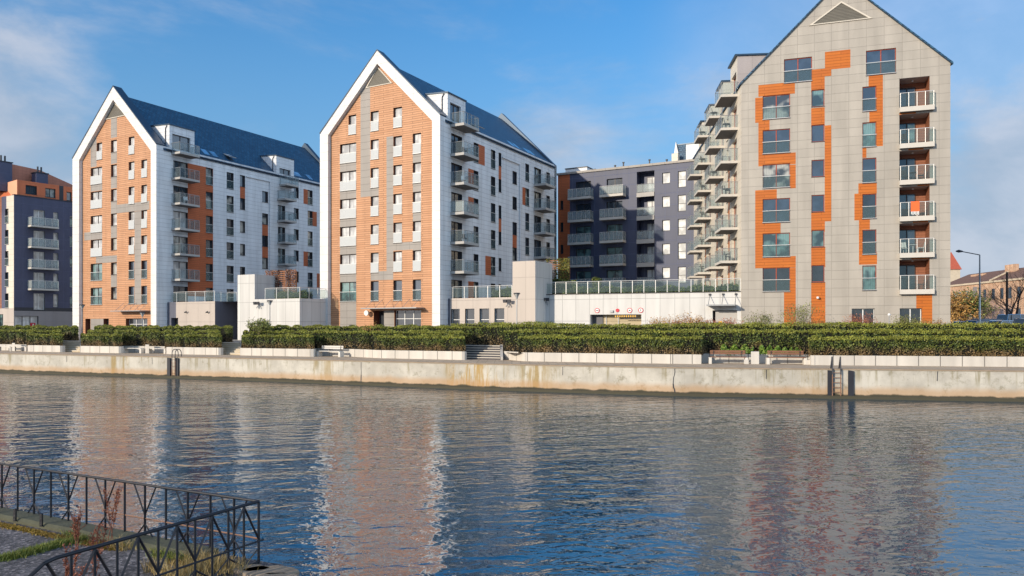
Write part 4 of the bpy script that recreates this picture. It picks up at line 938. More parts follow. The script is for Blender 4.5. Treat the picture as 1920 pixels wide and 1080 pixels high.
cap = MB(); stripe(cap, -900, 2480, -.05, -.05, QZ - .045, QZ + .02, capm); stripe(cap, -900, 2480, -.05, .35, QZ + .02, QZ + .02, capm); stripe(cap, -900, 2480, -.05, .01, QZ - .045, QZ - .045, capm)
cr_ = MB()
for px_, zig in ((677, 0), (1265, 1), (125, 0), (285, 0), (1055, 0), (1437, 0), (1758, 0)):
    n_, d_ = qn(px_); q = qat(px_, -.012); x0 = 0
    zz = 1.62
    while zz > (.1 if zig or px_ == 677 else 1.1):
        x1 = x0 + (RNG.uniform(-.06, .07) if zig else RNG.uniform(-.01, .01)); zn = zz - .18; w_ = .02 if zz > .8 else .035
        cr_.face([q + d_ * (x0 - w_) + Vector((0, 0, zz)), q + d_ * (x0 + w_) + Vector((0, 0, zz)), q + d_ * (x1 + w_) + Vector((0, 0, zn)), q + d_ * (x1 - w_) + Vector((0, 0, zn))], dark); zz = zn; x0 = x1
qwo = bpy.data.objects['quay_wall']
cap.build('coping', qwo); cr_.build('crack', qwo)
# promenade, planting beds, land
pr = MB(); stripe(pr, -900, 2480, .35, 6.6, QZ, QZ, paving); structure(pr.build('promenade'))
def fender(px_, w_=.30):
    n_, d_ = qn(px_); q = qat(px_, 0); b = MB()
    b.hexa([q - d_ * w_ / 2 - n_ * .13 + Vector((0, 0, -.8)), q + d_ * w_ / 2 - n_ * .13 + Vector((0, 0, -.8)), q + d_ * w_ / 2 + Vector((0, 0, -.8)), q - d_ * w_ / 2 + Vector((0, 0, -.8))] +
           [q - d_ * w_ / 2 - n_ * .12 + Vector((0, 0, QZ - .06)), q + d_ * w_ / 2 - n_ * .12 + Vector((0, 0, QZ - .1)), q + d_ * w_ / 2 + Vector((0, 0, QZ - .1)), q - d_ * w_ / 2 + Vector((0, 0, QZ - .1))], fenderm)
    return b
for px_, lab in ((318, 'dark vertical fender left of the far small ladder'), (333.5, 'dark vertical fender right of the far small ladder'), (1556.5, 'dark vertical fender left of the near tall ladder'), (1595, 'dark vertical fender right of the near tall ladder')):
    tag(fender(px_).build('quay_fender', None, qat(px_, 0)), lab, 'fender', 'fenders on the quay wall')
for pa, pb, lab, hook in ((322.5, 328.5, 'small steel ladder with hooped handrails, far left on the quay wall', 1), (1561, 1576.5, 'rusty steel ladder rising above the quay on the right, between two fenders', 0)):
    n_, d_ = qn(pa); t = thing('quay_ladder', lab, 'ladder', qat((pa + pb) / 2, -.18), group='ladders on the quay wall')
    a, b = qat(pa, -.2), qat(pb, -.2); rr = .03
    for q in (a, b):
        m = MB(); top = QZ + (.72 if not hook else .62)
        m.tube(q + Vector((0, 0, -.5)), q + Vector((0, 0, QZ - .3)), rr, rustm); 
        if hook: 
            pts = [q + n_ * (.32 - .32 * math.cos(t_)) + Vector((0, 0, top - .32 + .32 * math.sin(t_))) for t_ in [math.pi * i / 8 for i in range(9)]]
            m.path([q + Vector((0, 0, QZ - .3))] + pts + [q + n_ * .64 + Vector((0, 0, QZ))], rr, dark)
        else: m.path([q + Vector((0, 0, QZ - .3)), q + n_ * .1 + Vector((0, 0, top)), q + n_ * .45 + Vector((0, 0, QZ))], rr + .01, dark)
        m.build('rail', t)
    zz = .1
    while zz < QZ - .1:
        m = MB(); m.tube(a + Vector((0, 0, zz)), b + Vector((0, 0, zz)), .02, rustm); m.build('rung', t); zz += .28
WZ = 2.32; OF, OB = 4.5, 6.1
stairs = ((118, 150, 'narrow flight of pale concrete steps at the far left of the promenade'), (415, 450, 'narrow flight of sandy steps below the left tower'), (872, 938, 'wide flight of dark steps in the middle of the promenade'))
walls = ((-700, 118, ((-60, 52),), 'white concrete planter wall at the far left with a bench bay'), (150, 415, ((228, 312),), 'white concrete planter wall with a two-bench bay below the left tower'),
         (450, 872, ((588, 712),), 'white concrete planter wall with a single-bench bay below the middle tower'), (938, 2470, ((1315, 1520),), 'longest white concrete planter wall, on the right, with a bay holding two brown benches'))
bed = MB()
for pa, pb, bays, lab in walls:
    m = MB(); pts = []
    def P(px_, o): pts.append((px_, o))
    if pa == 938: P(945, 6.4); P(985, OF)
    else: P(pa, 6.9); P(pa + .01, OF)
    for b0, b1 in bays:
        P(b0, OF); P(b0 + (.01 if b0 != 588 else 3), OB)
        if b1 == 712: P(652, OB); P(b1, OF)
        else: P(b1 - .01, OB); P(b1, OF)
    if pb > 2000: P(pb, OF)
    else: P(pb, OF); P(pb + .01, 6.9)
    full = []
    for (p0, o0), (p1_, o1) in zip(pts, pts[1:]):
        full.append((p0, o0))
        if o0 == o1:
            for q in (0, 480, 920, 1260, 1920):
                if p0 < q < p1_: full.append((q, o0))
    full.append(pts[-1]); V_ = [qat(p_, o_) for p_, o_ in full]
    TH = .24
    for i in range(len(V_) - 1):
        a, b = V_[i], V_[i + 1]; d = (b - a)
        if d.length < .05: continue
        d.normalize(); nn = Vector((-d.y, d.x, 0)); e = d * (TH if i < len(V_) - 2 else 0) * 0
        m.hexa([a + Vector((0, 0, QZ - .1)), b + Vector((0, 0, QZ - .1)), b + nn * TH + Vector((0, 0, QZ - .1)), a + nn * TH + Vector((0, 0, QZ - .1)), a + Vector((0, 0, WZ)), b + Vector((0, 0, WZ)), b + nn * TH + Vector((0, 0, WZ)), a + nn * TH + Vector((0, 0, WZ))], planter)
    tag(m.build('planter_wall'), lab, 'planter wall', 'white planter walls along the promenade')
    # soil beds
    xs = sorted({pa, pb} | {q for q in (0, 480, 920, 1260, 1920) if pa < q < pb} | {b for bb in bays for b in bb})
    for a, b in zip(xs, xs[1:]):
        inbay = any(b0 <= (a + b) / 2 <= b1 for b0, b1 in bays); o0 = (OB if inbay else OF) + .1
        a2 = max(a, 950) if pa == 938 else a
        bed.face([qat(a2, o0, WZ - .08), qat(b, o0, WZ - .08), qat(b, 7.6, WZ - .08), qat(a2, 7.6, WZ - .08)], soil)
structure(bed.build('planting_bed'))
for pa, pb, lab in stairs:
    t = thing('steps', lab, 'steps', qat((pa + pb) / 2, 5.6, QZ), group='flights of steps up from the promenade')
    n = 6; o0 = 5.2 if pb - pa < 50 else 5.6; tr = .34; rs = (GZ - QZ) / n; m = MB()
    for i in range(n):
        a, b = qat(pa, o0 + i * tr), qat(pb, o0 + i * tr); a2, b2 = qat(pa, o0 + n * tr + .6), qat(pb, o0 + n * tr + .6); z1 = QZ + rs * (i + 1) + .004 * (i == n - 1)
        m.hexa([a + Vector((0, 0, QZ - .02)), b + Vector((0, 0, QZ - .02)), b2 + Vector((0, 0, QZ - .02)), a2 + Vector((0, 0, QZ - .02))] + [Vector((q.x, q.y, z1)) for q in (a, b, b2, a2)], stepm if pb - pa < 50 else stepd) if i == 0 else \
        m.hexa([Vector((q.x, q.y, z1 - rs + .001)) for q in (a, b, b2, a2)] + [Vector((q.x, q.y, z1)) for q in (a, b, b2, a2)], stepm if pb - pa < 50 else stepd)
    for i in range(n):
        a, b = qat(pa, o0 + i * tr), qat(pb, o0 + i * tr); nv_, d_ = qn((pa + pb) / 2); z1 = QZ + rs * (i + 1)
        m.hexa([Vector((q.x, q.y, z1 - .045)) for q in (a - nv_ * .03, b - nv_ * .03, b - nv_ * .002, a - nv_ * .002)] + [Vector((q.x, q.y, z1 + .006)) for q in (a - nv_ * .03, b - nv_ * .03, b - nv_ * .002, a - nv_ * .002)], nosing)
    m.build('flight', t)
    for p_, s_ in ((pa, -1), (pb, 1)):
        a, b = qat(p_, o0 - .3), qat(p_, o0 + n * tr + .3); d = (b - a).normalized(); nn = Vector((d.y, -d.x, 0)) * .2 * s_
        m = MB(); m.hexa([a + Vector((0, 0, QZ)), b + Vector((0, 0, QZ)), b + nn + Vector((0, 0, QZ)), a + nn + Vector((0, 0, QZ)), a + Vector((0, 0, QZ + .25)), b + Vector((0, 0, GZ + .06)), b + nn + Vector((0, 0, GZ + .06)), a + nn + Vector((0, 0, QZ + .25))], planter); m.build('cheek_wall', t)
# land
ld = MB(); o_ = 7.6
xs = [-900, 0, 480, 920, 1260, 1920, 2480]
for a, b in zip(xs, xs[1:]): ld.face([qat(a, o_, WZ - .2), qat(b, o_, WZ - .2), qat(b, o_, GZ), qat(a, o_, GZ)], soil)
near = [qat(x, o_, GZ) for x in xs]
far = [Vector((-1500, 3000, GZ))] + [Vector((x, 3000, GZ)) for x in (-900, -300, 300, 900, 1500)] + [Vector((2600, 3000, GZ))]
for i in range(len(near) - 1): ld.face([near[i], near[i + 1], far[i + 1], far[i]], landm)
structure(ld.build('ground'))
# ------------------------------------------------------------------ water
def watermat():
    m, t, p = newmat('canal_water'); p.inputs['Base Color'].default_value = (.002, .045, .088, 1); p.inputs['Roughness'].default_value = .02; p.inputs['IOR'].default_value = 2.5
    p.inputs['Specular IOR Level'].default_value = .5
    g = tnode(t, 'ShaderNodeNewGeometry')
    def nse(scale, sc3, det, rot=0, rough=.55, dist=0):
        mp = tnode(t, 'ShaderNodeMapping', vector_type='TEXTURE'); mp.inputs['Scale'].default_value = tuple(1 / s for s in sc3); mp.inputs['Rotation'].default_value = (0, 0, rot); t.links.new(g.outputs['Position'], mp.inputs[0])
        n = tnode(t, 'ShaderNodeTexNoise'); n.inputs['Scale'].default_value = scale; n.inputs['Detail'].default_value = det; n.inputs['Roughness'].default_value = rough; n.inputs['Distortion'].default_value = dist; t.links.new(mp.outputs[0], n.inputs['Vector']); return n.outputs[0]
    a = nse(1.6, (.75, 1.2, 1), 2, R(8), .5, .5); b = nse(4.2, (.9, 1.15, 1), 2, R(-12), .5, .6); c = nse(.62, (.22, 1.15, 1), 1, R(17), .5, .5)
    def mul(x, k):
        n = tnode(t, 'ShaderNodeMath', operation='MULTIPLY'); t.links.new(x, n.inputs[0])
        if isinstance(k, float): n.inputs[1].default_value = k
        else: t.links.new(k, n.inputs[1])
        return n.outputs[0]
    def add(x, y): n = tnode(t, 'ShaderNodeMath', operation='ADD'); t.links.new(x, n.inputs[0]); t.links.new(y, n.inputs[1]); return n.outputs[0]
    gust = tnode(t, 'ShaderNodeMapRange'); t.links.new(nse(.12, (1, 1.6, 1), 3), gust.inputs[0]); gust.inputs[1].default_value = .35; gust.inputs[2].default_value = .65; gust.inputs[3].default_value = .55; gust.inputs[4].default_value = 1.2
    h = add(add(mul(a, .044), mul(mul(b, .014), gust.outputs[0])), mul(c, .060))
    bm = tnode(t, 'ShaderNodeBump'); bm.inputs['Strength'].default_value = 1.0; bm.inputs['Distance'].default_value = 1.0
    t.links.new(h, bm.inputs['Height']); t.links.new(bm.outputs[0], p.inputs['Normal'])
    return m
wm = watermat()
ww = MB(); ww.face([(-420, -120, 0), (420, -120, 0), (420, 260, 0), (-420, 260, 0)], wm); structure(ww.build('water'))
# ------------------------------------------------------------------ leaves
NR = np.random.RandomState(3)
def leafmat(name, dk, lt, tip, brownc=None, bz=None, sheen=.35):
    m, t, p = newmat(name); p.inputs['Roughness'].default_value = .55; p.inputs['Specular IOR Level'].default_value = sheen
    g = tnode(t, 'ShaderNodeNewGeometry'); r = tnode(t, 'ShaderNodeValToRGB'); t.links.new(g.outputs['Random Per Island'], r.inputs[0])
    e = r.color_ramp.elements; e[0].color = tuple(dk) + (1,); e[1].color = tuple(tip) + (1,); k = e.new(.55); k.color = tuple(lt) + (1,)
    colr = r.outputs[0]
    n = tnode(t, 'ShaderNodeTexNoise'); n.inputs['Scale'].default_value = 1.1; n.inputs['Detail'].default_value = 4; t.links.new(g.outputs['Position'], n.inputs['Vector'])
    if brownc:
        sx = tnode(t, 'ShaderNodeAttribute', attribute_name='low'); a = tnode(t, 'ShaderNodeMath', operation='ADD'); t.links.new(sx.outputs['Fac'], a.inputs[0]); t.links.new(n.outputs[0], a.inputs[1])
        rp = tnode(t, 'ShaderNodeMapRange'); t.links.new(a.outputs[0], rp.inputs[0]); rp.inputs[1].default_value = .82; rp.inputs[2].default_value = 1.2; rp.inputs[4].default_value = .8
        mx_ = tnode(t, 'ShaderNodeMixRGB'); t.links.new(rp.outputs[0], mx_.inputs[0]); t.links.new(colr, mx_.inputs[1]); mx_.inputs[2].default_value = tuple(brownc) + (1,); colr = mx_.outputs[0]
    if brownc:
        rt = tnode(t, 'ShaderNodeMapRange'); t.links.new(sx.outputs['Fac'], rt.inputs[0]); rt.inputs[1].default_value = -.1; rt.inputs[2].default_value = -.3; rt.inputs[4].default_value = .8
        mt = tnode(t, 'ShaderNodeMixRGB'); t.links.new(rt.outputs[0], mt.inputs[0]); t.links.new(colr, mt.inputs[1]); mt.inputs[2].default_value = (.24, .25, .04, 1); colr = mt.outputs[0]  # top leaves: yellower growth, also lightened in colour to look sunlit
    v = tnode(t, 'ShaderNodeMapRange'); t.links.new(n.outputs[0], v.inputs[0]); v.inputs[1].default_value = .3; v.inputs[2].default_value = .7; v.inputs[3].default_value = .6; v.inputs[4].default_value = 1.35
    mm = tnode(t, 'ShaderNodeMixRGB', blend_type='MULTIPLY'); mm.inputs[0].default_value = 1; t.links.new(colr, mm.inputs[1]); t.links.new(v.outputs[0], mm.inputs[2])
    t.links.new(mm.outputs[0], p.inputs['Base Color'])
    return m
hleaf = leafmat('hedge_leaves', (.030, .055, .012), (.070, .100, .020), (.18, .20, .036), (.17, .10, .05))
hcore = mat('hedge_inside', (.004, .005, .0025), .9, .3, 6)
def leaves(name, pts, nrm, size, m, parent=None, low=None, aspect=.6, jit=.8, origin=None):
    n = len(pts); d = nrm + NR.normal(0, jit, (n, 3)); d /= np.linalg.norm(d, axis=1)[:, None] + 1e-9
    r = NR.normal(0, 1, (n, 3)); a = np.cross(d, r); a /= np.linalg.norm(a, axis=1)[:, None] + 1e-9; b = np.cross(d, a)
    s = (size * NR.uniform(.6, 1.4, n))[:, None]
    og = np.array(origin if origin is not None else (0, 0, 0))
    P = (pts - og)[:, None, :] + np.stack([-a * s, b * s * aspect, a * s, -b * s * aspect], 1)
    me = bpy.data.meshes.new(name); me.vertices.add(4 * n); me.vertices.foreach_set('co', P.reshape(-1).astype(np.float32))
    me.loops.add(4 * n); me.loops.foreach_set('vertex_index', np.arange(4 * n, dtype=np.int32)); me.polygons.add(n)
    me.polygons.foreach_set('loop_start', np.arange(0, 4 * n, 4, dtype=np.int32)); me.polygons.foreach_set('loop_total', np.full(n, 4, dtype=np.int32))
    me.update(calc_edges=True); me.materials.append(m)
    if low is not None:
        at = me.attributes.new('low', 'FLOAT', 'POINT'); at.data.foreach_set('value', np.repeat(low, 4).astype(np.float32))
    o = bpy.data.objects.new(name, me); C.objects.link(o)
    if parent: o.parent = parent; o.location = Vector(og) - wloc(parent)
    else: o.location = og
    return o
def hedge(pa, pb, o0, o1, z0, z1, label, dens=420, group='clipped hedges along the promenade', z1b=None):
    """clipped hedge between photo columns pa and pb, from o0 to o1 behind the quay"""
    xs = sorted({pa, pb} | {q for q in (0, 480, 920, 1260, 1920) if pa < q < pb}); z1b = z1b or z1
    og = qat((pa + pb) / 2, (o0 + o1) / 2, z0); t = thing('hedge', label, 'hedge', og, group=group); core = MB(); A, B_, lw = [], [], []
    for a, b in zip(xs, xs[1:]):
        za = z1 + (z1b - z1) * (a - pa) / (pb - pa); zb = z1 + (z1b - z1) * (b - pa) / (pb - pa)
        c = [qat(a, o0), qat(b, o0), qat(b, o1), qat(a, o1)]; i_ = .16
        ci = [qat(a, o0 + i_), qat(b, o0 + i_), qat(b, o1 - i_), qat(a, o1 - i_)]
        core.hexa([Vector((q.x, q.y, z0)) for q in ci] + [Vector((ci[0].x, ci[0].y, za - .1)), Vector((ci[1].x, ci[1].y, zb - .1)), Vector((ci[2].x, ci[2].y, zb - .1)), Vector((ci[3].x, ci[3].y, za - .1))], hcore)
        def surf(P0, U, Vv, nn, dn, lowf=None):
            ar = U.length * Vv.length; k = int(ar * dn); 
            if k < 1: return
            uv = NR.uniform(0, 1, (k, 2)); p = np.array(P0)[None] + uv[:, :1] * np.array(U)[None] + uv[:, 1:] * np.array(Vv)[None]
            s_ = p[:, 0] * .9 + p[:, 1] * .4; w_ = np.sin(s_ * 4.1 + np.sin(s_ * 1.3) * 2.2 + np.sin(s_ * .37) * 3) + .6 * np.sin(s_ * 9.7 + p[:, 2] * 1.5 + 2 * np.sin(s_ * .9)); bump = w_ * .07
            keep = NR.uniform(0, 1, k) < np.clip(.85 + .4 * w_, .5, 1) if lowf is None else NR.uniform(0, 1, k) < np.clip(.9 + .2 * w_, .5, 1)
            p = p + np.array(nn)[None] * (NR.uniform(-.14, .05, k) + bump)[:, None]; p[:, 2] += (np.sin(s_ * .8) + np.sin(s_ * 2.9 + 1)) * .022 * (p[:, 2] > z1 - .25); p = p[keep]; k = len(p)
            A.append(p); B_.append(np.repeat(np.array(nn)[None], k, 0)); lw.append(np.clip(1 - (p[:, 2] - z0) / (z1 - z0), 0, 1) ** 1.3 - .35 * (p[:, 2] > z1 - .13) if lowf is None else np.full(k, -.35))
        h_ = (za + zb) / 2 - z0; d = (c[1] - c[0]).normalized(); n = Vector((d.y, -d.x, 0)); Z_ = Vector((0, 0, 1))
        surf(c[0] + Z_ * z0, c[1] - c[0], Z_ * h_, n, dens); surf(c[0] + Z_ * (z0 + h_), c[1] - c[0], c[3] - c[0], Z_, dens * 1.1, 0)
        surf(c[3] + Z_ * z0, c[2] - c[3], Z_ * h_, -n, dens * .25)
        if a == pa: surf(c[0] + Z_ * z0, c[3] - c[0], Z_ * h_, -d, dens)
        if b == pb: surf(c[1] + Z_ * z0, c[2] - c[1], Z_ * h_, d, dens)
    core.build('inner_twigs', t)
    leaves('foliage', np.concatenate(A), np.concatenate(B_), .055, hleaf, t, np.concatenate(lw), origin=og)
    return t
F0, F1 = OF + .2, OF + 1.35
for a, b, lab in ((-60 - 300, -60, 'front clipped hedge beyond the left edge bay'), (52, 117, 'short front hedge between the far left bench bay and the first steps'), (152, 228, 'short front hedge right of the first steps'), (312, 414, 'front hedge left of the sandy steps, below the left tower'),
                  (454, 588, 'front hedge right of the sandy steps, left of the single bench'), (708, 870, 'front hedge left of the wide dark steps, below the middle tower'),
                  (972, 1315, 'long front hedge right of the wide dark steps, below the garage wall'), (1520, 2060, 'longest front hedge, right of the two brown benches')):
    if b > 0: hedge(a, b, F0, F1, WZ - .08, 3.40 if a < 900 else 3.44, lab)
M0, M1 = OB + .25, OB + 1.4
for a, b, lab in ((-200, 113, 'middle hedge at the far left, behind the front row'), (165, 411, 'middle hedge behind the two pale benches'), (458, 868, 'middle hedge behind the single pale bench, below the middle tower'), (944, 2060, 'long middle hedge on the right, behind the two brown benches')):
    hedge(a, b, M0, M1, WZ - .08, 3.74 if a < 900 else 3.84, lab, 330, z1b=3.9 if a > 900 else None)
for a, b, lab in ((-200, 146, 'rear hedge at the far left, in front of the shop'), (178, 436, 'rear hedge in front of the left tower'), (468, 905, 'rear hedge in front of the white podium and the middle tower'), (905.5, 2040, 'rear hedge on the right, in front of the garage wall and the beige tower')):
    hedge(a, b, 8.6, 9.9, GZ, 4.14 if a < 900 else 4.22, lab, 300, z1b=4.36 if a > 900 else None)
hedge(846, 1040, 11.5, 13.2, GZ, 4.40, 'taller rounded hedge mass behind the wide dark steps', 120)
lushl = leafmat('fresh_green_leaves', (.05, .10, .01), (.10, .18, .02), (.20, .27, .04))
for pa, pb, zt_, n_, lab in ((1352, 1412, 2.95, 1500, 'fresh green planting behind the left brown bench'), (1424, 1470, 2.9, 1200, 'fresh green planting right of the square white pillar'), (1470, 1502, 2.78, 700, 'lower fresh green planting behind the right brown bench')):
    o = qat((pa + pb) / 2, OB + .22, WZ - .08); U = NR.uniform(0, 1, n_); P_ = []
    for u in U: q = qat(pa + (pb - pa) * u, OB + .2 - abs(NR.normal(0, .1))); P_.append((q.x, q.y, WZ - .1 + (zt_ - WZ + .1) * NR.uniform(0, 1) ** .6 * (.75 + .25 * math.sin(u * 19))))
    nv, _d = qn(pa); t = thing('green_plant', lab, 'plant', o, group='fresh green plants behind the brown benches'); leaves('foliage', np.array(P_), np.tile([-nv.x, -nv.y, .5], (n_, 1)), .075, lushl, t, origin=o)
# ------------------------------------------------------------------ benches
def bench(name, label, L_, wood, leg, back=True, loc=(0, 0, 0), rz=0, group=None):
    t = thing(name, label, 'bench', (0, 0, 0), group=group)
    for s in (-1, 1):
        m = MB(); x = s * (L_ / 2 - .1); m.box(x - .09, x + .09, -.26, .26, 0, .42, leg); m.build('leg', t)
    m = MB()
    for i in range(4): m.box(-L_ / 2 + .1, L_ / 2 - .1, -.25 + i * .125, -.25 + i * .125 + .1, .425, .47, wood)
    m.build('seat', t)
    if back:
        m = MB()
        for i in range(2): m.box(-L_ / 2 + .12, L_ / 2 - .12, .28 + i * .02, .31 + i * .02, .62 + i * .14, .74 + i * .14, wood)
        for s in (-1, 1): m.box(s * (L_ / 2 - .35) - .02, s * (L_ / 2 - .35) + .02, .25, .29, .45, .85, dark)
        m.build('backrest', t)
    t.location = loc; t.rotation_euler = (0, 0, rz); return t
def qpos(px_, o, z=QZ): n_, d_ = qn(px_); return qat(px_, o, z), math.atan2(d_.y, d_.x)
l, rz = qpos(1365, 5.2); b1 = bench('bench', 'left of the two brown slatted benches in the right-hand bay', 2.5, wood, benchleg, True, l, rz, 'benches along the promenade')
l, rz = qpos(1474, 5.2); dup(b1, l, rz, 'right of the two brown slatted benches, beside the low white block')
l, rz = qpos(251, 5.2); b2 = bench('bench', 'pale concrete bench left of the white pillar below the left tower', 2.3, benchleg, benchleg, False, l, rz, 'benches along the promenade')
l, rz = qpos(296, 5.2); dup(b2, l, rz, 'pale concrete bench right of the white pillar below the left tower')
l, rz = qpos(619, 5.2); b4 = bench('bench', 'single pale bench with a dark back rail below the middle tower', 2.4, benchleg, benchleg, True, l, rz, 'benches along the promenade')
l, rz = qpos(10, 5.2); dup(b2, l, rz, 'pale bench at the left edge of the photo'); l, rz = qpos(38, 5.2); dup(b2, l, rz, 'pale bench second from the left edge of the photo')
def block(px0, px1, o0, o1, h, name, lab, cat):
    a, b, c, d = qat(px0, o0), qat(px1, o0), qat(px1, o1), qat(px0, o1); m = MB(); U = lambda q, z: Vector((q.x, q.y, z))
    m.hexa([U(q, QZ) for q in (a, b, c, d)] + [U(q, QZ + h) for q in (a, b, c, d)], planter); tag(m.build(name, None, U(a, QZ), bevel=.02), lab, cat)
block(1408, 1423.5, 4.9, 5.5, .82, 'pillar', 'square white pillar between the two brown benches', 'pillar'); block(272.5, 279.5, 4.9, 5.4, .8, 'pillar', 'square white pillar between the two pale benches', 'pillar')
block(1510, 1524, 4.7, 5.3, .32, 'concrete_block', 'low white block at the right end of the right-hand bay', 'block'); block(1395, 1404, 4.9, 5.3, .3, 'concrete_block', 'low grey block beside the left brown bench', 'block')
block(22.5, 28, 4.9, 5.4, .8, 'pillar', 'square white pillar between the two far left benches', 'pillar')
# ------------------------------------------------------------------ lamp posts
def lamppost(px_, Y, ytop, label, loc=None):
    x = (px_ - 960) / F * Y; zt = EYE + (HZ - ytop) / F * Y; t = thing('lamp_post', label, 'lamp post', (x, Y, GZ), group='small park lamps behind the hedges'); b = Vector((x, Y, GZ))
    m = MB(); m.tube(b, b + Vector((0, 0, .8)), .07, dark, n=8); m.tube(b + Vector((0, 0, .8)), Vector((x, Y, zt - .55)), .045, steeld, n=8); m.build('pole', t)
    m = MB(); c = Vector((x, Y, zt - .5)); m.tube(c, c + Vector((0, 0, .42)), .06, lampglass, .22, n=14); m.build('lantern', t)
    m = MB()
    for i in range(4): a = math.pi / 2 * i + .4; m.tube(c, c + Vector((math.cos(a) * .25, math.sin(a) * .25, .44)), .02, dark, n=5)
    m.tube(c + Vector((0, 0, .43)), c + Vector((0, 0, .5)), .3, dark, .24, n=16); m.build('cap', t)
lamppost(506, 72.5, 563, 'park lamp in front of the white podium between the orange towers'); lamppost(969, 62, 549, 'park lamp in front of the tall stone grey block')
lamppost(154, 79, 571, 'park lamp at the left foot of the left tower'); lamppost(267, 78, 585, 'park lamp before the entrance of the left tower')
x_, y_ = (1667 - 960) / F * 57, 57; bl = thing('garden_lamp', 'small pale ball lamp between two ground-floor windows of the beige tower', 'lamp', (x_, y_, GZ)); m = MB(); m.tube((x_, y_, GZ), (x_, y_, 4.95), .03, steeld); m.build('pole', bl)
m = MB(); m.tube((x_, y_, 4.93), (x_, y_, 5.03), .06, framew, .12, n=12); m.tube((x_, y_, 5.03), (x_, y_, 5.14), .12, framew, .05, n=12); m.build('lamp_head', bl)
sx_, sy_ = (1837 - 960) / F * 74, 74
t = thing('street_lamp', 'tall street lamp with a long arm pointing left, right of the beige tower', 'street lamp', (sx_, sy_, GZ)); zt = EYE + (HZ - 478) / F * sy_
m = MB(); m.tube((sx_, sy_, GZ), (sx_, sy_, 7), .11, steel, .085, n=10); m.tube((sx_, sy_, 7), (sx_, sy_, zt), .085, steeld, .06, n=10); m.build('pole', t)
m = MB(); e_ = Vector(((1803 - 960) / F * sy_, sy_, EYE + (HZ - 471.5) / F * sy_)); m.tube((sx_, sy_, zt), e_, .045, dark, n=8); m.build('arm', t)
m = MB(); m.tube(e_ + Vector((.1, 0, 0)), e_ - Vector((.28, 0, -.03)), .07, dark, .15, n=10); m.tube(e_ - Vector((.28, 0, -.03)), e_ - Vector((.55, 0, -.02)), .15, dark, .06, n=10); m.build('lamp_head', t)
# ------------------------------------------------------------------ bare trees and shrubs
def bare(name, label, cat, base, h, m, seed, spread=.5, stems=1, depth=4, r0=.12, leafm=None, nleaf=0, group=None, lsize=.06, n=3):
    rg = random.Random(seed); t = thing(name, label, cat, base, group=group); tr = MB(); tw = MB(); tips = []
    def grow(p, d, L_, r, k):
        steps = 3; q = p
        for i in range(steps):
            d = (d + Vector((rg.gauss(0, .13), rg.gauss(0, .13), rg.gauss(.04, .08)))).normalized(); q2 = q + d * L_ / steps; ra = r * (1 - .35 * i / steps); rb = r * (1 - .35 * (i + 1) / steps)
            (tr if k >= depth - 1 else tw).tube(q, q2, ra, m, rb, n=6 if k >= depth - 1 else n, caps=False); q = q2
            if k > 0 and i > 0:
                for _ in range(rg.choice((1, 2))):
                    a = Vector((rg.gauss(0, 1), rg.gauss(0, 1), rg.gauss(.1, .5))).normalized(); grow(q, (d * .75 + a * spread * 1.3).normalized(), L_ * rg.uniform(.5, .75), rb * .55, k - 1)
        tips.append(q)
        if k > 0: grow(q, d, L_ * .7, r * .6, k - 1)
    for s in range(stems):
        a = rg.uniform(0, 6.28); lean = 0 if stems == 1 else rg.uniform(.15, .6); grow(Vector(base) + Vector((math.cos(a), math.sin(a), 0)) * (.1 * (stems > 1)), Vector((math.cos(a) * lean, math.sin(a) * lean, 1)).normalized(), h * .38, r0, depth)
    tr.build('trunk', t); tw.build('crown', t)
    if leafm:
        P = np.array([tuple(q) for q in tips for _ in range(nleaf)]) + NR.normal(0, .1, (len(tips) * nleaf, 3)); leaves('leaves', P, np.tile([0, 0, 1.], (len(P), 1)), lsize, leafm, t, origin=base)
    return t
def at(px_, Y, z=GZ): return ((px_ - 960) / F * Y, Y, z)
redleaf = leafmat('red_shrub_leaves', (.26, .08, .05), (.38, .15, .10), (.45, .24, .12)); grnleaf = leafmat('shrub_leaves', (.09, .11, .03), (.17, .20, .05), (.30, .30, .09)); ochleaf = leafmat('ochre_leaves', (.30, .14, .05), (.42, .24, .07), (.48, .30, .08))
sh = 'bare shrubs at the foot of the beige tower'
for px_, h, sd_, mt, lf, lab in ((1245, 2.2, 1, twig, ochleaf, 'bare reddish shrub right of the garage door'), (1290, 2.4, 2, twigr, ochleaf, 'bare shrub in the middle of the white wall right of the garage'), (1338, 2.0, 3, twig, redleaf, 'bare shrub left of the small grey door'),
                             (1425, 2.5, 4, twig, grnleaf, 'bare shrub at the left corner of the beige tower'), (1502, 3.2, 5, twig, grnleaf, 'tall thin shrub with green leaves between the orange strips'), (1530, 1.9, 9, twig, ochleaf, 'small ochre shrub before the second orange strip'), (1620, 2.4, 6, twigr, redleaf, 'red twiggy shrub before the left ground-floor window of the beige tower'),
                             (1706, 2.3, 7, twig, grnleaf, 'greenish shrub before the right ground-floor window of the beige tower'), (1745, 2.0, 8, twig, ochleaf, 'ochre shrub at the foot of the orange strip under the balconies'), (1268, 1.8, 18, twigr, redleaf, 'low red shrub second from the garage door'), (1370, 2.0, 19, twig, redleaf, 'thin shrub in front of the small grey door')):
    bare('shrub', lab, 'shrub', at(px_, 59), h * 1.12, mt, sd_, .6, 8, 3, .03, lf, 3, sh, .05)
bare('shrub', 'small green shrub behind the hedge in front of the white podium', 'shrub', at(484, 66), 2.3, twig, 31, .5, 5, 3, .02, grnleaf, 5, None, .07)
bare('shrub', 'tiny brown shrub behind the hedge left of the middle tower door', 'shrub', at(695, 64), 1.9, twig, 32, .4, 3, 3, .02, ochleaf, 2, None, .05)
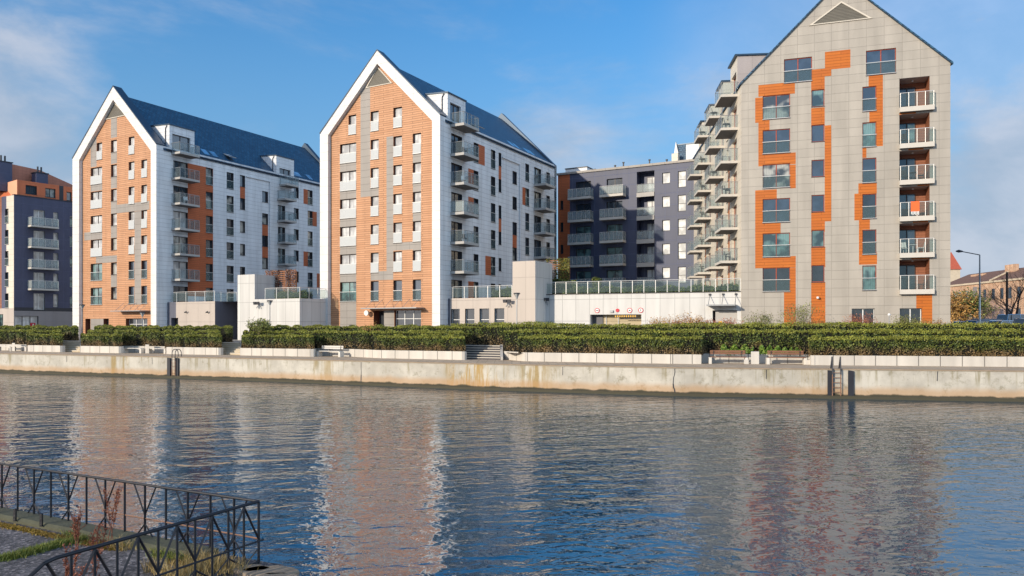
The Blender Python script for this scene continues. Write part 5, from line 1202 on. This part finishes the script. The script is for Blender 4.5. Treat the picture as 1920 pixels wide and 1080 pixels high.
for px_, Y, h, sd_, lf, lab in ((1796, 178, 9.5, 41, ochleaf, 'ochre and rust bush right behind the beige tower'), (1812, 182, 10.5, 42, grnleaf, 'olive bush beside the rust bush'), (1828, 186, 10, 43, None, 'grey bare bush behind the street lamp'), (1850, 180, 9, 44, None, 'purplish bare bush right of the street lamp'), (1788, 186, 11, 45, None, 'dark bare bush at the corner of the beige tower'), (1872, 182, 8, 46, None, 'bare bush in front of the old brick house')):
    bare('bush', lab, 'bush', at(px_, Y), h, twigp if lf is None else twig, sd_, .75, 8, 4, .09, lf, 2, 'bushes between the beige tower and the car park', .22)
for px_, Y, h, sd_, lab in ((1905, 88, 9.5, 51, 'bare tree at the right edge of the photo'), (1884, 96, 8.5, 52, 'thin bare tree with a dark upright trunk left of the edge tree'), (1935, 84, 9, 53, 'bare tree whose branches reach in from the right edge')):
    bare('bare_tree', lab, 'tree', at(px_, Y), h, twigd, sd_, .62, 1, 5, .17, None, 0, 'bare trees on the right')
m = MB(); x_, y_, _ = at(1888, 86); m.tube((x_, y_, GZ), (x_, y_, 10.3), .14, twigd, .11, n=8); tag(m.build('pole', None, (x_, y_, GZ)), 'dark wooden pole in front of the old brick house', 'pole')
# terrace greenery
bushleaf = leafmat('terrace_leaves', (.03, .05, .015), (.07, .10, .025), (.20, .20, .03))
def fhedge(fc, p0, p1_, z0, z1, o0, o1, label, lf, n, size=.08, cat='hedge', name='hedge'):
    u0, u1 = fc.u(p0), fc.u(p1_); og = fc.pt((u0 + u1) / 2, z0, o0); m_ = MB(); m_.fbox(fc, u0 + .1, u1 - .1, z0, z1 - .15, o1 - (-.1), o0 - .1, hcore) if False else m_.fbox(fc, u0 + .1, u1 - .1, z0, z1 - .15, min(o0, o1) + .12, max(o0, o1) - .12, hcore)
    t = thing(name, label, cat, og); m_.build('inner_twigs', t)
    U = NR.uniform(u0, u1, n); Zz = z0 + (z1 - z0) * NR.uniform(0, 1, n) ** .7 + .12 * np.sin(U * 2.3) + NR.normal(0, .06, n); O = np.where(NR.uniform(0, 1, n) < .7, max(o0, o1) + NR.normal(0, .06, n), NR.uniform(min(o0, o1), max(o0, o1), n))
    P = np.stack([fc.O.x + fc.d.x * U + fc.n.x * O, fc.O.y + fc.d.y * U + fc.n.y * O, Zz], 1); leaves('foliage', P, np.tile([fc.n.x, fc.n.y, .3], (n, 1)), size, lf, t, origin=og)
fhedge(p3, 1045, 1386, 6.8, 7.75, -1.0, -1.9, 'low evergreen hedge behind the long terrace railing', bushleaf, 9000)
fhedge(p3, 1020, 1068, 6.8, 8.6, -2.2, -3.2, 'loose planting at the left end of the garage terrace', bushleaf, 2500)
fhedge(p2, 915, 955, PT, PT + .75, -.9, -1.6, 'short terrace hedge left of the tall stone grey block', bushleaf, 1500)
fhedge(p1, 500, 560, PT, PT + .8, -1.2, -2.0, 'low hedge behind the railing of the white podium', bushleaf, 2200)
fhedge(p3, 1085, 1100, 6.8, 8.9, -5, -6, 'rounded evergreen bush on the garage terrace', bushleaf, 1200, .1, 'bush', 'bush')
def trellis(fc, p0, p1_, z0, z1, o, label, seed, lf, green):
    rg = random.Random(seed); u0, u1 = fc.u(p0), fc.u(p1_); t = thing('trellis', label, 'trellis', fc.pt(u0, z0, o)); m = MB(); n = int((u1 - u0) / .8)
    for i in range(n + 1): u = u0 + (u1 - u0) * i / n; m.fbox(fc, u - .04, u + .04, z0, z1, o - .05, o + .05, trelm)
    m.build('post', t); m = MB(); k = int((z1 - z0) / .2)
    for i in range(k + 1): z = z0 + (z1 - z0) * i / k; m.fbox(fc, u0, u1, z - .05, z + .05, o + .055, o + .075, trelm)
    m.build('slat', t)
    N_ = 2600; cl = [(rg.uniform(u0, u1), rg.uniform(.2, .5)) for _ in range(5)]
    U = np.concatenate([NR.normal(c_, s_ * .8, N_ // 5) for c_, s_ in cl]); U = np.clip(U, u0, u1); n_ = len(U); Zz = z0 + (z1 - z0) * NR.uniform(0, 1.05, n_); O = o + .1 + np.abs(NR.normal(0, .1, n_))
    P = np.stack([fc.O.x + fc.d.x * U + fc.n.x * O, fc.O.y + fc.d.y * U + fc.n.y * O, Zz], 1); v = leaves('climber', P, np.tile([fc.n.x, fc.n.y, .2], (n_, 1)), .07, lf, None, origin=fc.pt(u0, z0, o))
    v.name = 'climbing_plant'; tag(v, green, 'climber')
vine = leafmat('dry_vine', (.09, .035, .025), (.16, .07, .045), (.24, .13, .07)); vineg = leafmat('green_vine', (.04, .05, .015), (.10, .11, .02), (.30, .24, .04))
trellis(p1.off(-3.0), 500, 556, PT, p1.off(-3.0).z(525, 509), 0, 'wooden trellis on the white podium in front of the left tower flank', 4, vine, 'dry brown climber on the trellis of the white podium')
trellis(p3.off(-3.2), 1026, 1068, 6.8, p3.off(-3.2).z(1040, 489), 0, 'wooden trellis beside the tall stone grey block', 5, vineg, 'yellow green climber on the trellis beside the tall stone grey block')
# ------------------------------------------------------------------ old houses at the right
f7 = Fac.px(1920, 200.0, 1050.0); f7.n = Vector((f7.d.y, -f7.d.x)); f7.n = f7.n if f7.n.x < 0 else -f7.n
root7 = thing('brick_house', 'long old salmon brick house with a brown roof at the right edge', 'building', f7.pt(0, GZ))
ua, ub = f7.u(1765), f7.u(2050); zc = f7.z(1850, 528)
for i, p_ in enumerate((1789, 1800, 1812, 1827, 1846, 1862, 1878, 1893, 1910)):
    u = f7.u(p_)
    if p_ != 1827:
        for zz in (zc - 5.2, zc - 11): window(f7, u - .9, u + .9, zz, zz + 3.0, root7, dep=.15, fm=oldwin, pane=pane_d if p_ > 1830 else pane_c)
for p_ in range(1787, 1925, 11): f7.regs.append((f7.u(p_), f7.u(p_ + 3.5), GZ, 12, oldplaster if p_ < 1850 else brick))
f7.regs.append((f7.u(1824), f7.u(1832), GZ, zc - 1.2, oldgrey))
m = MB(); f7.wall([(ua, GZ), (ub, GZ), (ub, zc), (ua, zc)], brick, m); m.build('wall', root7)
m = MB(); m.fbox(f7, ua, ub, zc - .45, zc + .05, .003, .4, oldplaster); m.build('cornice', root7)
m = MB(); zr = zc + 3.6
m.face([f7.pt(ua, zc, .4), f7.pt(ub, zc, .4), f7.pt(ub, zr, -7), f7.pt(ua + 3, zr, -7)], rooftile); m.face([f7.pt(ua, zc, .4), f7.pt(ua + 3, zr, -7), f7.pt(ua, zc, -14)], rooftile)
m.hexa([f7.pt(f7.u(1858), zc + .06, .5), f7.pt(f7.u(1861), zc + .06, .5), f7.pt(f7.u(1861) - .2, zr + .1, -7), f7.pt(f7.u(1858) - .2, zr + .1, -7), f7.pt(f7.u(1858), zc + .4, .5), f7.pt(f7.u(1861), zc + .4, .5), f7.pt(f7.u(1861) - .2, zr + .4, -7), f7.pt(f7.u(1858) - .2, zr + .4, -7)], oldplaster)
rr_ = m.build('roof', root7)
for a, b, y_ in ((1886, 1905, 496), (1822, 1832, 515), (1838, 1845, 513)):
    m = MB(); fo = f7.off(-5); m.fbox(fo, fo.u(a), fo.u(b), zc + 1, fo.z((a + b) / 2, y_), -.8, .3, brick); m.build('chimney', rr_)
tx, ty, _ = at(1785, 330)
t = thing('tower', 'slim pale tower with a red pyramid roof behind the old brick house', 'tower', (tx, ty, GZ)); zb = EYE + (HZ - 506) / F * 330; za = EYE + (HZ - 472) / F * 330
m = MB(); m.box(tx - 3, tx + 2.1, ty - 2.5, ty + 2.5, GZ, zb, oldplaster); m.build('wall', t)
m = MB(); c4 = [Vector((tx - 3.3, ty - 3, zb)), Vector((tx + 2.6, ty - 3, zb)), Vector((tx + 2.6, ty + 3, zb)), Vector((tx - 3.3, ty + 3, zb))]; ap = Vector((tx - .4, ty, za))
for i in range(4): m.face([c4[i], c4[(i + 1) % 4], ap], redtile)
m.build('roof', t)
# ------------------------------------------------------------------ parked cars
def carbody(root, L_, W_, H_, paint, kind='hatch'):
    hb = H_ * .56
    prof = [(-L_ / 2, .32), (-L_ / 2, hb * .92), (-L_ / 2 + .08, hb), (-L_ * .30, hb + .06)] + ([(-L_ * .16, H_ - .03), (-L_ * .02, H_)] if kind != 'van' else [(-L_ * .24, H_ - .04), (-L_ * .1, H_)]) + \
           ([(L_ * .20, H_ - .02), (L_ * .36, hb + .12)] if kind == 'sedan' else [(L_ * .32, H_ - .03), (L_ * .45, hb + .08)]) + [(L_ / 2 - .04, hb - .02), (L_ / 2, hb * .8), (L_ / 2, .32)]
    m = MB(); m.prism([(x, -W_ / 2, z) for x, z in prof[:3]] + [(x, -W_ / 2, z) for x, z in (prof[3], prof[-4])] + [(x, -W_ / 2, z) for x, z in prof[-3:]], (0, W_, 0), paint); m.build('body', root, bevel=.06)
    gi = prof[3:-3]; n = len(gi)
    a = [Vector((x, -W_ / 2 + (.04 if z < H_ * .75 else .2), z)) for x, z in gi]; b = [Vector((x, W_ / 2 - (.04 if z < H_ * .75 else .2), z)) for x, z in gi]
    m = MB(); m.face(a, carglass); m.face(b[::-1], carglass)
    for i in range(n - 1): top = abs(gi[i][1] - gi[i + 1][1]) < .06; m.face([a[i], a[i + 1], b[i + 1], b[i]], paint if top else carglass)
    m.build('cabin', root)
    m = MB()
    for i in range(n - 1):
        for q in (a, b): m.tube(q[i], q[i + 1], .035, paint, n=5)
    mid = [(q[0] + q[-1]) / 2 for q in (a, b)]
    for q, base in ((a, mid[0]), (b, mid[1])): m.tube(base, Vector((base.x, q[2].y, H_ - .03)), .035, paint, n=5)
    m.build('pillar', root)
    for x in (-L_ * .31, L_ * .31):
        for y in (-W_ / 2 + .1, W_ / 2 - .1):
            m = MB(); m.tube((x, y - .1, .31), (x, y + .1, .31), .31, rubber, n=18); wh = m.build('wheel', root); m = MB(); s = 1 if y > 0 else -1; m.tube((x, y + s * .1, .31), (x, y + s * .115, .31), .19, steel, n=12); m.build('rim', wh)
    for y in (-W_ / 2 + .28, W_ / 2 - .28):
        m = MB(); m.box(-L_ / 2 - .012, -L_ / 2 + .02, y - .16, y + .16, hb * .68, hb * .86, steel); m.build('headlight', root); m = MB(); m.box(L_ / 2 - .02, L_ / 2 + .012, y - .14, y + .14, hb * .66, hb * .86, redsign); m.build('tail_light', root)
CZ = 3.25
cp_ = MB(); cp_.face([at(1800, 66, CZ), at(2200, 60, CZ), at(2100, 110, CZ), at(1786, 110, CZ)], asphalt); structure(cp_.build('car_park'))
for px_, Y, rz, paint, kind, (L_, W_, H_), lab in ((1832, 76, .25, carblue, 'hatch', (4.2, 1.75, 1.5), 'dark blue car behind the street lamp, leftmost of the larger cars'), (1848, 82, .2, carnavy, 'van', (4.6, 1.85, 1.7), 'dark blue people carrier just right of the street lamp'),
        (1878, 73, .3, carsilver, 'sedan', (4.4, 1.78, 1.45), 'silver blue saloon with a raked windscreen in the middle of the car park'), (1898, 86, .1, carlight, 'van', (4.6, 1.9, 2.25), 'tall light blue van behind the silver saloon'),
        (1921, 66, 1.0, carblack, 'hatch', (4.2, 1.8, 1.6), 'black car cut off by the right edge'), (1807, 84, .3, carwhite, 'hatch', (3.9, 1.7, 1.45), 'small pale car half hidden by the rust bush')):
    t = thing('parked_car', lab, 'car', (0, 0, 0), group='cars parked behind the hedges on the right'); carbody(t, L_, W_, H_, paint, kind); x, y, _ = at(px_, Y); t.location = (x, y, CZ); t.rotation_euler = (0, 0, rz)
# ------------------------------------------------------------------ balcony furniture
def chair(m_):
    t = thing('chair', '', 'chair'); m = MB(); m.box(-.23, .23, -.22, .22, .42, .46, m_); m.build('seat', t)
    m = MB(); m.hexa([(-.23, .2, .5), (.23, .2, .5), (.23, .24, .5), (-.23, .24, .5), (-.22, .28, .9), (.22, .28, .9), (.22, .31, .9), (-.22, .31, .9)], m_); m.build('backrest', t)
    for x in (-.2, .2):
        for y in (-.19, .2): l = MB(); l.tube((x, y, 0), (x, y, .47 if y < 0 else .52), .018, m_, n=5); l.build('leg', t)
    return t
def table(m_):
    t = thing('table', '', 'table'); m = MB(); m.tube((0, 0, .70), (0, 0, .73), .34, m_, n=18); m.build('tabletop', t); m = MB(); m.tube((0, 0, 0), (0, 0, .70), .03, m_); m.tube((0, 0, 0), (0, 0, .03), .2, m_, n=12); m.build('leg', t); return t
firstc = {}
def put(kind, mt, loc, rz, lab, grp='furniture on the balconies'):
    k = (kind, mt.name)
    if k not in firstc: firstc[k] = (chair if kind == 'chair' else table)(mt); o = firstc[k]; o.location = loc; o.rotation_euler = (0, 0, rz); o['label'] = lab; o['group'] = grp
    else: o = dup(firstc[k], loc, rz, lab, grp)
    return o
ordn = ['lowest', 'second lowest', 'third lowest', 'third highest', 'second highest', 'topmost']
for k in range(6):
    z = ZB + k * SB + .025; c_ = lambda fr, o: f3.pt(lu0 + (lu1 - lu0) * fr, z, o)
    if k in (1, 3, 4): put('chair', whitefurn if k == 1 else darkfurn, c_(.22, -.5), 2.2, f'{"white" if k == 1 else "dark"} chair at the left of the {ordn[k]} recessed balcony of the beige tower')
    if k in (1, 2, 3): put('table', whitefurn if k == 1 else darkfurn, c_(.5, -.6), 0, f'round table in the {ordn[k]} recessed balcony of the beige tower')
    if k in (0, 1, 3): put('chair', whitefurn if k == 1 else darkfurn, c_(.75, -.5), -2.0, f'{"white" if k == 1 else "dark"} chair at the right of the {ordn[k]} recessed balcony of the beige tower')
tw = MB(); fq = f3; ta = f3.u(1706); zr_ = ZB + 2 * SB + .02 + 1.12
tw.fbox(f3, ta, ta + .62, zr_ - .75, zr_ + .03, .395, .415, towel); tw.fbox(f3, ta, ta + .62, zr_ + .03, zr_ + .05, .3, .415, towel)
tag(tw.build('towel', None, f3.pt(ta, zr_, .4)), 'orange towel with white fringe hung over the railing of a recessed balcony', 'towel')
fr_ = MB()
for i in range(6): fr_.fbox(f3, ta + .03 + i * .1, ta + .09 + i * .1, zr_ - .98 - .06 * (i % 2), zr_ - .75, .398, .412, framew)
fr_.build('fringe', bpy.data.objects['towel'])
for ci in range(3):
    Y, ln, dp = cols[ci]; u0 = uo(Y)
    for k in (1, 2, 3, 4, 5, 6):
        if (k + ci) % 2 == 0 and ci < 2: continue
        lab_c = ['nearest', 'second', 'third'][ci]
        put('chair', darkfurn, s3.pt(u0 + .7, Z3[k] + .003, .75), 1.2, f'dark chair on {["", "level one", "level two", "level three", "level four", "level five", "level six"][k]} of the {lab_c} balcony column on the beige tower flank')
        put('table', darkfurn, s3.pt(u0 + 1.6, Z3[k] + .003, .7), 0, f'small table on {["", "level one", "level two", "level three", "level four", "level five", "level six"][k]} of the {lab_c} balcony column on the beige tower flank')
for fc_, u_, nm in ((s1, s1.u(340), 'left tower'), (s2, s2.u(858), 'middle tower')):
    for k in (2, 4, 5):
        put('chair', darkfurn if k != 4 else whitefurn, fc_.pt(u_, Z0 + k * ST - .037, .8), .6, f'chair on a flank balcony of the {nm}, {["", "", "second", "", "fourth", "fifth"][k]} level from below')
# ------------------------------------------------------------------ person behind the hedge
def person(label, loc, rz, skin, hair, coat, trousers):
    root = thing('person', label, 'person', (0, 0, 0))
    J = {'pelvis': ((0, 0, .92), (.15, .11)), 'waist': ((0, 0, 1.08), (.135, .10)), 'chest': ((0, .01, 1.30), (.17, .12)), 'neck0': ((0, 0, 1.44), (.07, .065)), 'neck': ((0, -.01, 1.50), (.052, .052)), 'head': ((0, -.02, 1.62), (.085, .10)), 'top': ((0, -.01, 1.70), (.06, .07)),
         'shl': ((.18, 0, 1.40), (.065, .065)), 'ell': ((.25, .02, 1.13), (.05, .05)), 'wrl': ((.22, -.12, .92), (.033, .033)), 'hnl': ((.21, -.17, .85), (.03, .04)),
         'shr': ((-.18, 0, 1.40), (.065, .065)), 'elr': ((-.25, .03, 1.13), (.05, .05)), 'wrr': ((-.22, -.08, .90), (.033, .033)), 'hnr': ((-.21, -.12, .83), (.03, .04)),
         'hl': ((.09, 0, .86), (.10, .10)), 'kl': ((.10, -.12, .50), (.065, .065)), 'al': ((.10, -.06, .09), (.04, .04)), 'fl': ((.10, -.22, .04), (.04, .03)),
         'hr': ((-.09, 0, .86), (.10, .10)), 'kr': ((-.10, .02, .48), (.065, .065)), 'ar': ((-.10, .18, .12), (.04, .04)), 'fr': ((-.10, .05, .04), (.04, .03))}
    E = [('pelvis', 'waist'), ('waist', 'chest'), ('chest', 'neck0'), ('neck0', 'neck'), ('neck', 'head'), ('head', 'top'), ('chest', 'shl'), ('shl', 'ell'), ('ell', 'wrl'), ('wrl', 'hnl'), ('chest', 'shr'), ('shr', 'elr'), ('elr', 'wrr'), ('wrr', 'hnr'),
         ('pelvis', 'hl'), ('hl', 'kl'), ('kl', 'al'), ('al', 'fl'), ('pelvis', 'hr'), ('hr', 'kr'), ('kr', 'ar'), ('ar', 'fr')]
    ks = list(J); pts = [J[k][0] for k in ks]; rad = [J[k][1] for k in ks]; ed = [(ks.index(a), ks.index(b)) for a, b in E]
    for s, w0 in ((1, 'hnl'), (-1, 'hnr')):
        b = Vector(J[w0][0]); wi = ks.index(w0)
        for i in range(5):
            q = b + Vector((s * (.02 - .011 * i), -.012 + (.0 if i else -.02), -.045)); q2 = q + Vector((0, -.012, -.03 - .006 * (2 - abs(i - 2)))); i0 = len(pts); pts += [tuple(q), tuple(q2)]; rad += [(.009, .009), (.007, .007)]; ed += [(wi, i0), (i0, i0 + 1)]
    me = bpy.data.meshes.new('body'); me.from_pydata(pts, ed, []); o = bpy.data.objects.new('body', me); C.objects.link(o); o.parent = root
    md = o.modifiers.new('skin', 'SKIN')
    for i, r in enumerate(rad): me.skin_vertices[0].data[i].radius = r
    me.skin_vertices[0].data[0].use_root = True
    sb = o.modifiers.new('sub', 'SUBSURF'); sb.levels = 1; sb.render_levels = 1
    for mm in (coat, trousers, skin): me.materials.append(mm)
    hm = MB()
    for i in range(6):
        for j in range(10):
            def sp(a, b): th = math.pi * .62 * a / 6; ph = 2 * math.pi * b / 10; return (.105 * math.sin(th) * math.cos(ph), .01 + .12 * math.sin(th) * math.sin(ph), 1.645 + .12 * math.cos(th))
            hm.face([sp(i, j), sp(i, j + 1), sp(i + 1, j + 1), sp(i + 1, j)], hair)
    hm.build('hair', root, smooth=True)
    fm_ = MB(); fm_.box(-.065, .065, -.125, -.10, 1.52, 1.66, skin); fm_.prism([(-.012, -.125, 1.58), (.012, -.125, 1.58), (0, -.15, 1.575)], (0, 0, .04), skin)
    for x in (-.03, .03): fm_.tube((x, -.122, 1.625), (x, -.13, 1.625), .011, hair, n=8)
    fm_.box(-.022, .022, -.1265, -.124, 1.545, 1.553, redsign); fm_.build('face', root, bevel=.01)
    root.location = loc; root.rotation_euler = (0, 0, rz); return root
x, y, _ = at(600.5, 69)
person('dark haired person in a pale jacket behind the rear hedge beside the middle tower', (x, y, GZ - .12), R(-75), mat('skin', (.45, .27, .19), .5), mat('dark_hair', (.02, .015, .012), .6), mat('pale_jacket', (.62, .58, .54), .8), mat('dark_trousers', (.04, .04, .05), .8))

# ------------------------------------------------------------------ near bank with its iron railings
BZ = .68
A0 = Vector((-9.67, 14.3, BZ)); A1 = Vector((-3.753, 11.22, BZ)); dA = (A1 - A0).normalized(); nA = Vector((dA.y, -dA.x, 0)) * -1   # towards the water
A00 = A0 - dA * 6
B1 = Vector((-5.16, 8.39, BZ)); dB = (B1 - A1).normalized()
bk_ = MB()
edge = [A0 - dA * 300 + nA * .1, A1 + nA * .1 + dA * .08]
rim = [Vector((-3.42, 11.2, BZ)), Vector((-3.2, 10.95, BZ)), Vector((-2.98, 10.62, BZ)), Vector((-2.86, 10.1, BZ)), Vector((-2.8, 9.0, BZ)), Vector((-2.8, -60, BZ))]
poly = edge + rim; back = [Vector((-300, -60, BZ))]
bk_.face(poly + back, bankpath)
for a, b in zip(poly, poly[1:]): bk_.face([a, b, b - Vector((0, 0, 2)), a - Vector((0, 0, 2))], stonem)
structure(bk_.build('river_bank'))
# curb under the long railing
m = MB(); ca = A00 - dA * 20; w1 = .05; w2 = -.33
m.prism([ca + nA * w1 + Vector((0, 0, -.4)), ca + nA * w1 + Vector((0, 0, .09)), ca + nA * (w2 + .05) + Vector((0, 0, .09)), ca + nA * w2 + Vector((0, 0, .05)), ca + nA * w2 + Vector((0, 0, -.1))], (A1 - ca) - dA * .9, curbm)
kb = tag(m.build('kerb', None, A0), 'mossy concrete kerb under the long iron railing', 'kerb')
for i in range(3):
    q = A0 + dA * (.35 + i * .78) + nA * -.36; mm = MB(); mm.box(q.x - .02, q.x + .02, q.y - .02, q.y + .02, BZ + .05, BZ + .27, ironm); tag(mm.build('iron_stub', None, q), ['cut-off iron stub in the kerb at the left edge', 'second cut-off iron stub in the kerb', 'third cut-off iron stub in the kerb'][i], 'stub')
for i, (cx, cy, s, lab) in enumerate(((-3.45, 10.75, .42, 'flat rim stone at the railing corner'), (-3.25, 10.45, .36, 'weathered rim stone at the bottom of the photo'), (-3.75, 10.85, .3, 'small rim stone inside the railing corner'))):
    m = MB(); rg = random.Random(i); n = 9; P_ = [Vector((cx + math.cos(6.28 * j / n) * s * rg.uniform(.8, 1.1), cy + math.sin(6.28 * j / n) * s * .6 * rg.uniform(.8, 1.1), BZ - .05)) for j in range(n)]; m.prism(P_, (0, 0, .11), stonem)
    tag(m.build('rim_stone', None, (cx, cy, BZ), bevel=.03), lab, 'stone')
H = .92
def rail_part(root, name, pts, r, n=8): m = MB(); m.path(pts, r, ironm, n); return m.build(name, root)
def bar(mb, p, q, w_=.016): mb.tube(p, q, w_, ironm, n=4)
ra = thing('iron_railing', 'long black iron railing with Y-shaped bars along the water at the lower left', 'railing', A1)
Up = Vector((0, 0, 1)); rail_part(ra, 'top_rail', [A00 - dA * 3 + Up * H, A1 + Up * H], .022)
sp = .508; nA_ = 24
lo = H * .40
m = MB(); m.tube(A1 + Up * lo - dA * sp * 7 , A1 + Up * lo, .012, rustm, n=4); m.build('lower_rail', ra)
for i in range(nA_):
    q = A1 - dA * sp * i; p = MB(); bar(p, q - Up * .1 + Up * 0, q + Up * H, .02); p.build('post', ra)
    if i % 2 == 1:
        p = MB(); c = q + Up * H * .44; bar(p, q + dA * sp * .54 + Up * H, c + dA * .012 + Up * .04); bar(p, q - dA * sp * .54 + Up * H, c - dA * .012 + Up * .04); bar(p, c + Up * .04, c - Up * .16, .022)
        bar(p, c - Up * .12, q + dA * sp * .5 + Up * .02); bar(p, c - Up * .12, q - dA * sp * .5 + Up * .02); p.build('brace', ra)
rb = thing('iron_railing', 'shorter black iron railing with zigzag bars running towards the viewer at the lower left', 'railing', B1)
spB = 3.16 / 11; nB = 12
end = A1 + dB * (spB * nB)
pts = [A1 + Up * H]; pts += [A1 + dB * spB * 10.6 + Up * H]
for t_ in (20, 45, 70, 90): pts.append(A1 + dB * (spB * 10.6 + .42 * math.sin(R(t_))) + Up * (H - .42 * (1 - math.cos(R(t_)))))
pts.append(A1 + dB * (spB * 10.6 + .42)); rail_part(rb, 'top_rail', pts, .023, 10)
rail_part(rb, 'lower_rail', [A1 + Up * (H * .36) - dB * .1, A1 + dB * spB * 11 + Up * H * .36], .015); rail_part(rb, 'bottom_rail', [A1 + Up * .03, A1 + dB * spB * 11 + Up * .03], .014)
for i in range(nB):
    q = A1 + dB * spB * i
    if i < 11: p = MB(); bar(p, q - Up * .1, q + Up * H, .018); p.build('post', rb)
    if i % 2 == 1:
        for s in (-1, 1):
            if i == 11 and s == 1: continue
            p = MB(); e2 = q + dB * spB * s; bar(p, q + Up * (H - .02), e2 + Up * (H * .36 + .03), .019); bar(p, q + Up * .03, e2 + Up * (H * .36 - .1), .013); p.build('brace', rb)
# weeds and grass
def weed(px_, Y, h, seed, lab):
    rg = random.Random(seed); x, y, _ = at(px_, Y, BZ); b = Vector((x, y, BZ)); t = thing('dock_plant', lab, 'weed', b, group='dried rust coloured weeds by the railing')
    for s in range(3):
        m = MB(); P_ = []
        q = b + Vector((rg.uniform(-.05, .05), rg.uniform(-.05, .05), 0)); d = Vector((rg.uniform(-.12, .2), rg.uniform(-.1, .1), 1)).normalized(); hh = h * rg.uniform(.65, 1)
        for i in range(8):
            q2 = q + (d + Vector((rg.uniform(-.08, .08), rg.uniform(-.08, .08), 0))) * hh / 8; m.tube(q, q2, .006, weedm, n=4); q = q2
            if i > 2:
                for _ in range(2):
                    e2 = q + Vector((rg.uniform(-.09, .09), rg.uniform(-.09, .09), rg.uniform(.05, .14))); m.tube(q, e2, .003, weedm, n=3)
                    for f_ in range(14): P_.append(q.lerp(e2, rg.random()) + Vector((rg.gauss(0, .008), rg.gauss(0, .008), rg.gauss(0, .008))))
                for f_ in range(14): P_.append(q + Vector((rg.gauss(0, .012), rg.gauss(0, .012), rg.gauss(0, .03))))
        st_ = m.build('stem', t); leaves('seed_head', np.array([tuple(p) for p in P_]), np.tile([0, 0, 1.], (len(P_), 1)), .013, weedl, st_, origin=b)
weedl = leafmat('weed_seeds', (.13, .035, .02), (.22, .07, .04), (.34, .14, .07))
weed(146, 11.6, .75, 1, 'rust coloured weed left, by the kerb'); weed(205, 12.0, .95, 2, 'tall rust coloured weed with a pointed tip leaning right'); weed(128, 9.6, .75, 3, 'rust coloured weed behind the near railing, leftmost'); weed(160, 9.3, .7, 4, 'rust coloured weed behind the near railing, second from left'); weed(176, 10.6, .7, 5, 'low rust coloured weed under the kerb')
def grass(name, lab, cat, spots, m_, n, h, wdt=.006):
    P_, F_ = [], []
    for cx, cy, sx_, sy_, rot in spots:
        for _ in range(int(n)):
            a, b = RNG.gauss(0, sx_), RNG.gauss(0, sy_); x = cx + a * math.cos(rot) - b * math.sin(rot); y = cy + a * math.sin(rot) + b * math.cos(rot); hh = h * RNG.uniform(.4, 1.2); lx, ly = RNG.gauss(0, .4) * hh, RNG.gauss(0, .4) * hh; t_ = RNG.uniform(0, 3.14); wx, wy = math.cos(t_) * wdt, math.sin(t_) * wdt; i = len(P_)
            P_ += [(x - wx, y - wy, BZ), (x + wx, y + wy, BZ), (x + lx * .5 + wx * .7, y + ly * .5 + wy * .7, BZ + hh * .6), (x + lx * .5 - wx * .7, y + ly * .5 - wy * .7, BZ + hh * .6), (x + lx, y + ly, BZ + hh)]; F_ += [(i, i + 1, i + 2, i + 3), (i + 3, i + 2, i + 4)]
    me = bpy.data.meshes.new(name); me.from_pydata(P_, [], F_); me.materials.append(m_); o = bpy.data.objects.new(name, me); C.objects.link(o); tag(o, lab, cat); structure(o, 'stuff')
gm = leafmat('grass_green', (.06, .09, .015), (.13, .17, .03), (.26, .26, .05)); gd_ = leafmat('grass_dry', (.20, .14, .05), (.34, .25, .10), (.45, .36, .18)); mo = leafmat('moss_ochre', (.13, .075, .012), (.22, .14, .02), (.30, .22, .04))
rA = math.atan2(dA.y, dA.x)
def gp(px_, py_): Y = (EYE - BZ) * F / (py_ - HZ); return ((px_ - 960) / F * Y, Y)
sp_ = []
for a in np.linspace(0, 1, 16): p_, q_ = 2 + 118 * a, 1052 - 32 * a; x, y = gp(p_, q_); sp_.append((x, y, .10, .035, .5))
for a, b in ((140, 1003), (150, 1012), (128, 1018), (235, 1018), (262, 1022), (290, 1028), (310, 1035), (330, 1042), (345, 1048), (300, 1045), (138, 993)): x, y = gp(a, b); sp_.append((x, y, .14, .07, rA))
grass('grass', 'fresh green grass growing in the joints of the bank', 'grass', sp_, gm, 170, .09)
sp_ = []
for a, b in ((395, 1068), (415, 1075), (380, 1078), (440, 1072), (400, 1060), (360, 1062), (425, 1064), (350, 1075), (372, 1050), (290, 1072), (310, 1080), (340, 1085), (230, 1030)): x, y = gp(a, b); sp_.append((x, y, .12, .06, rA))
grass('dry_grass', 'dry straw coloured grass at the foot of the near railing', 'grass', sp_, gd_, 110, .22, .004)
sp_ = []
for a in np.linspace(-.25, 1, 60): q = A0.lerp(A1, a * .62) - nA * (.52 + RNG.uniform(-.03, .05)); sp_.append((q.x, q.y, .07, .035, rA))
for a, b in ((215, 1025), (200, 1018), (345, 1060), (365, 1068), (330, 1055)): x, y = gp(a, b); sp_.append((x, y, .1, .05, rA))
grass('moss', 'ochre moss and fallen leaves along the kerb', 'moss', sp_, mo, 190, .035, .009)
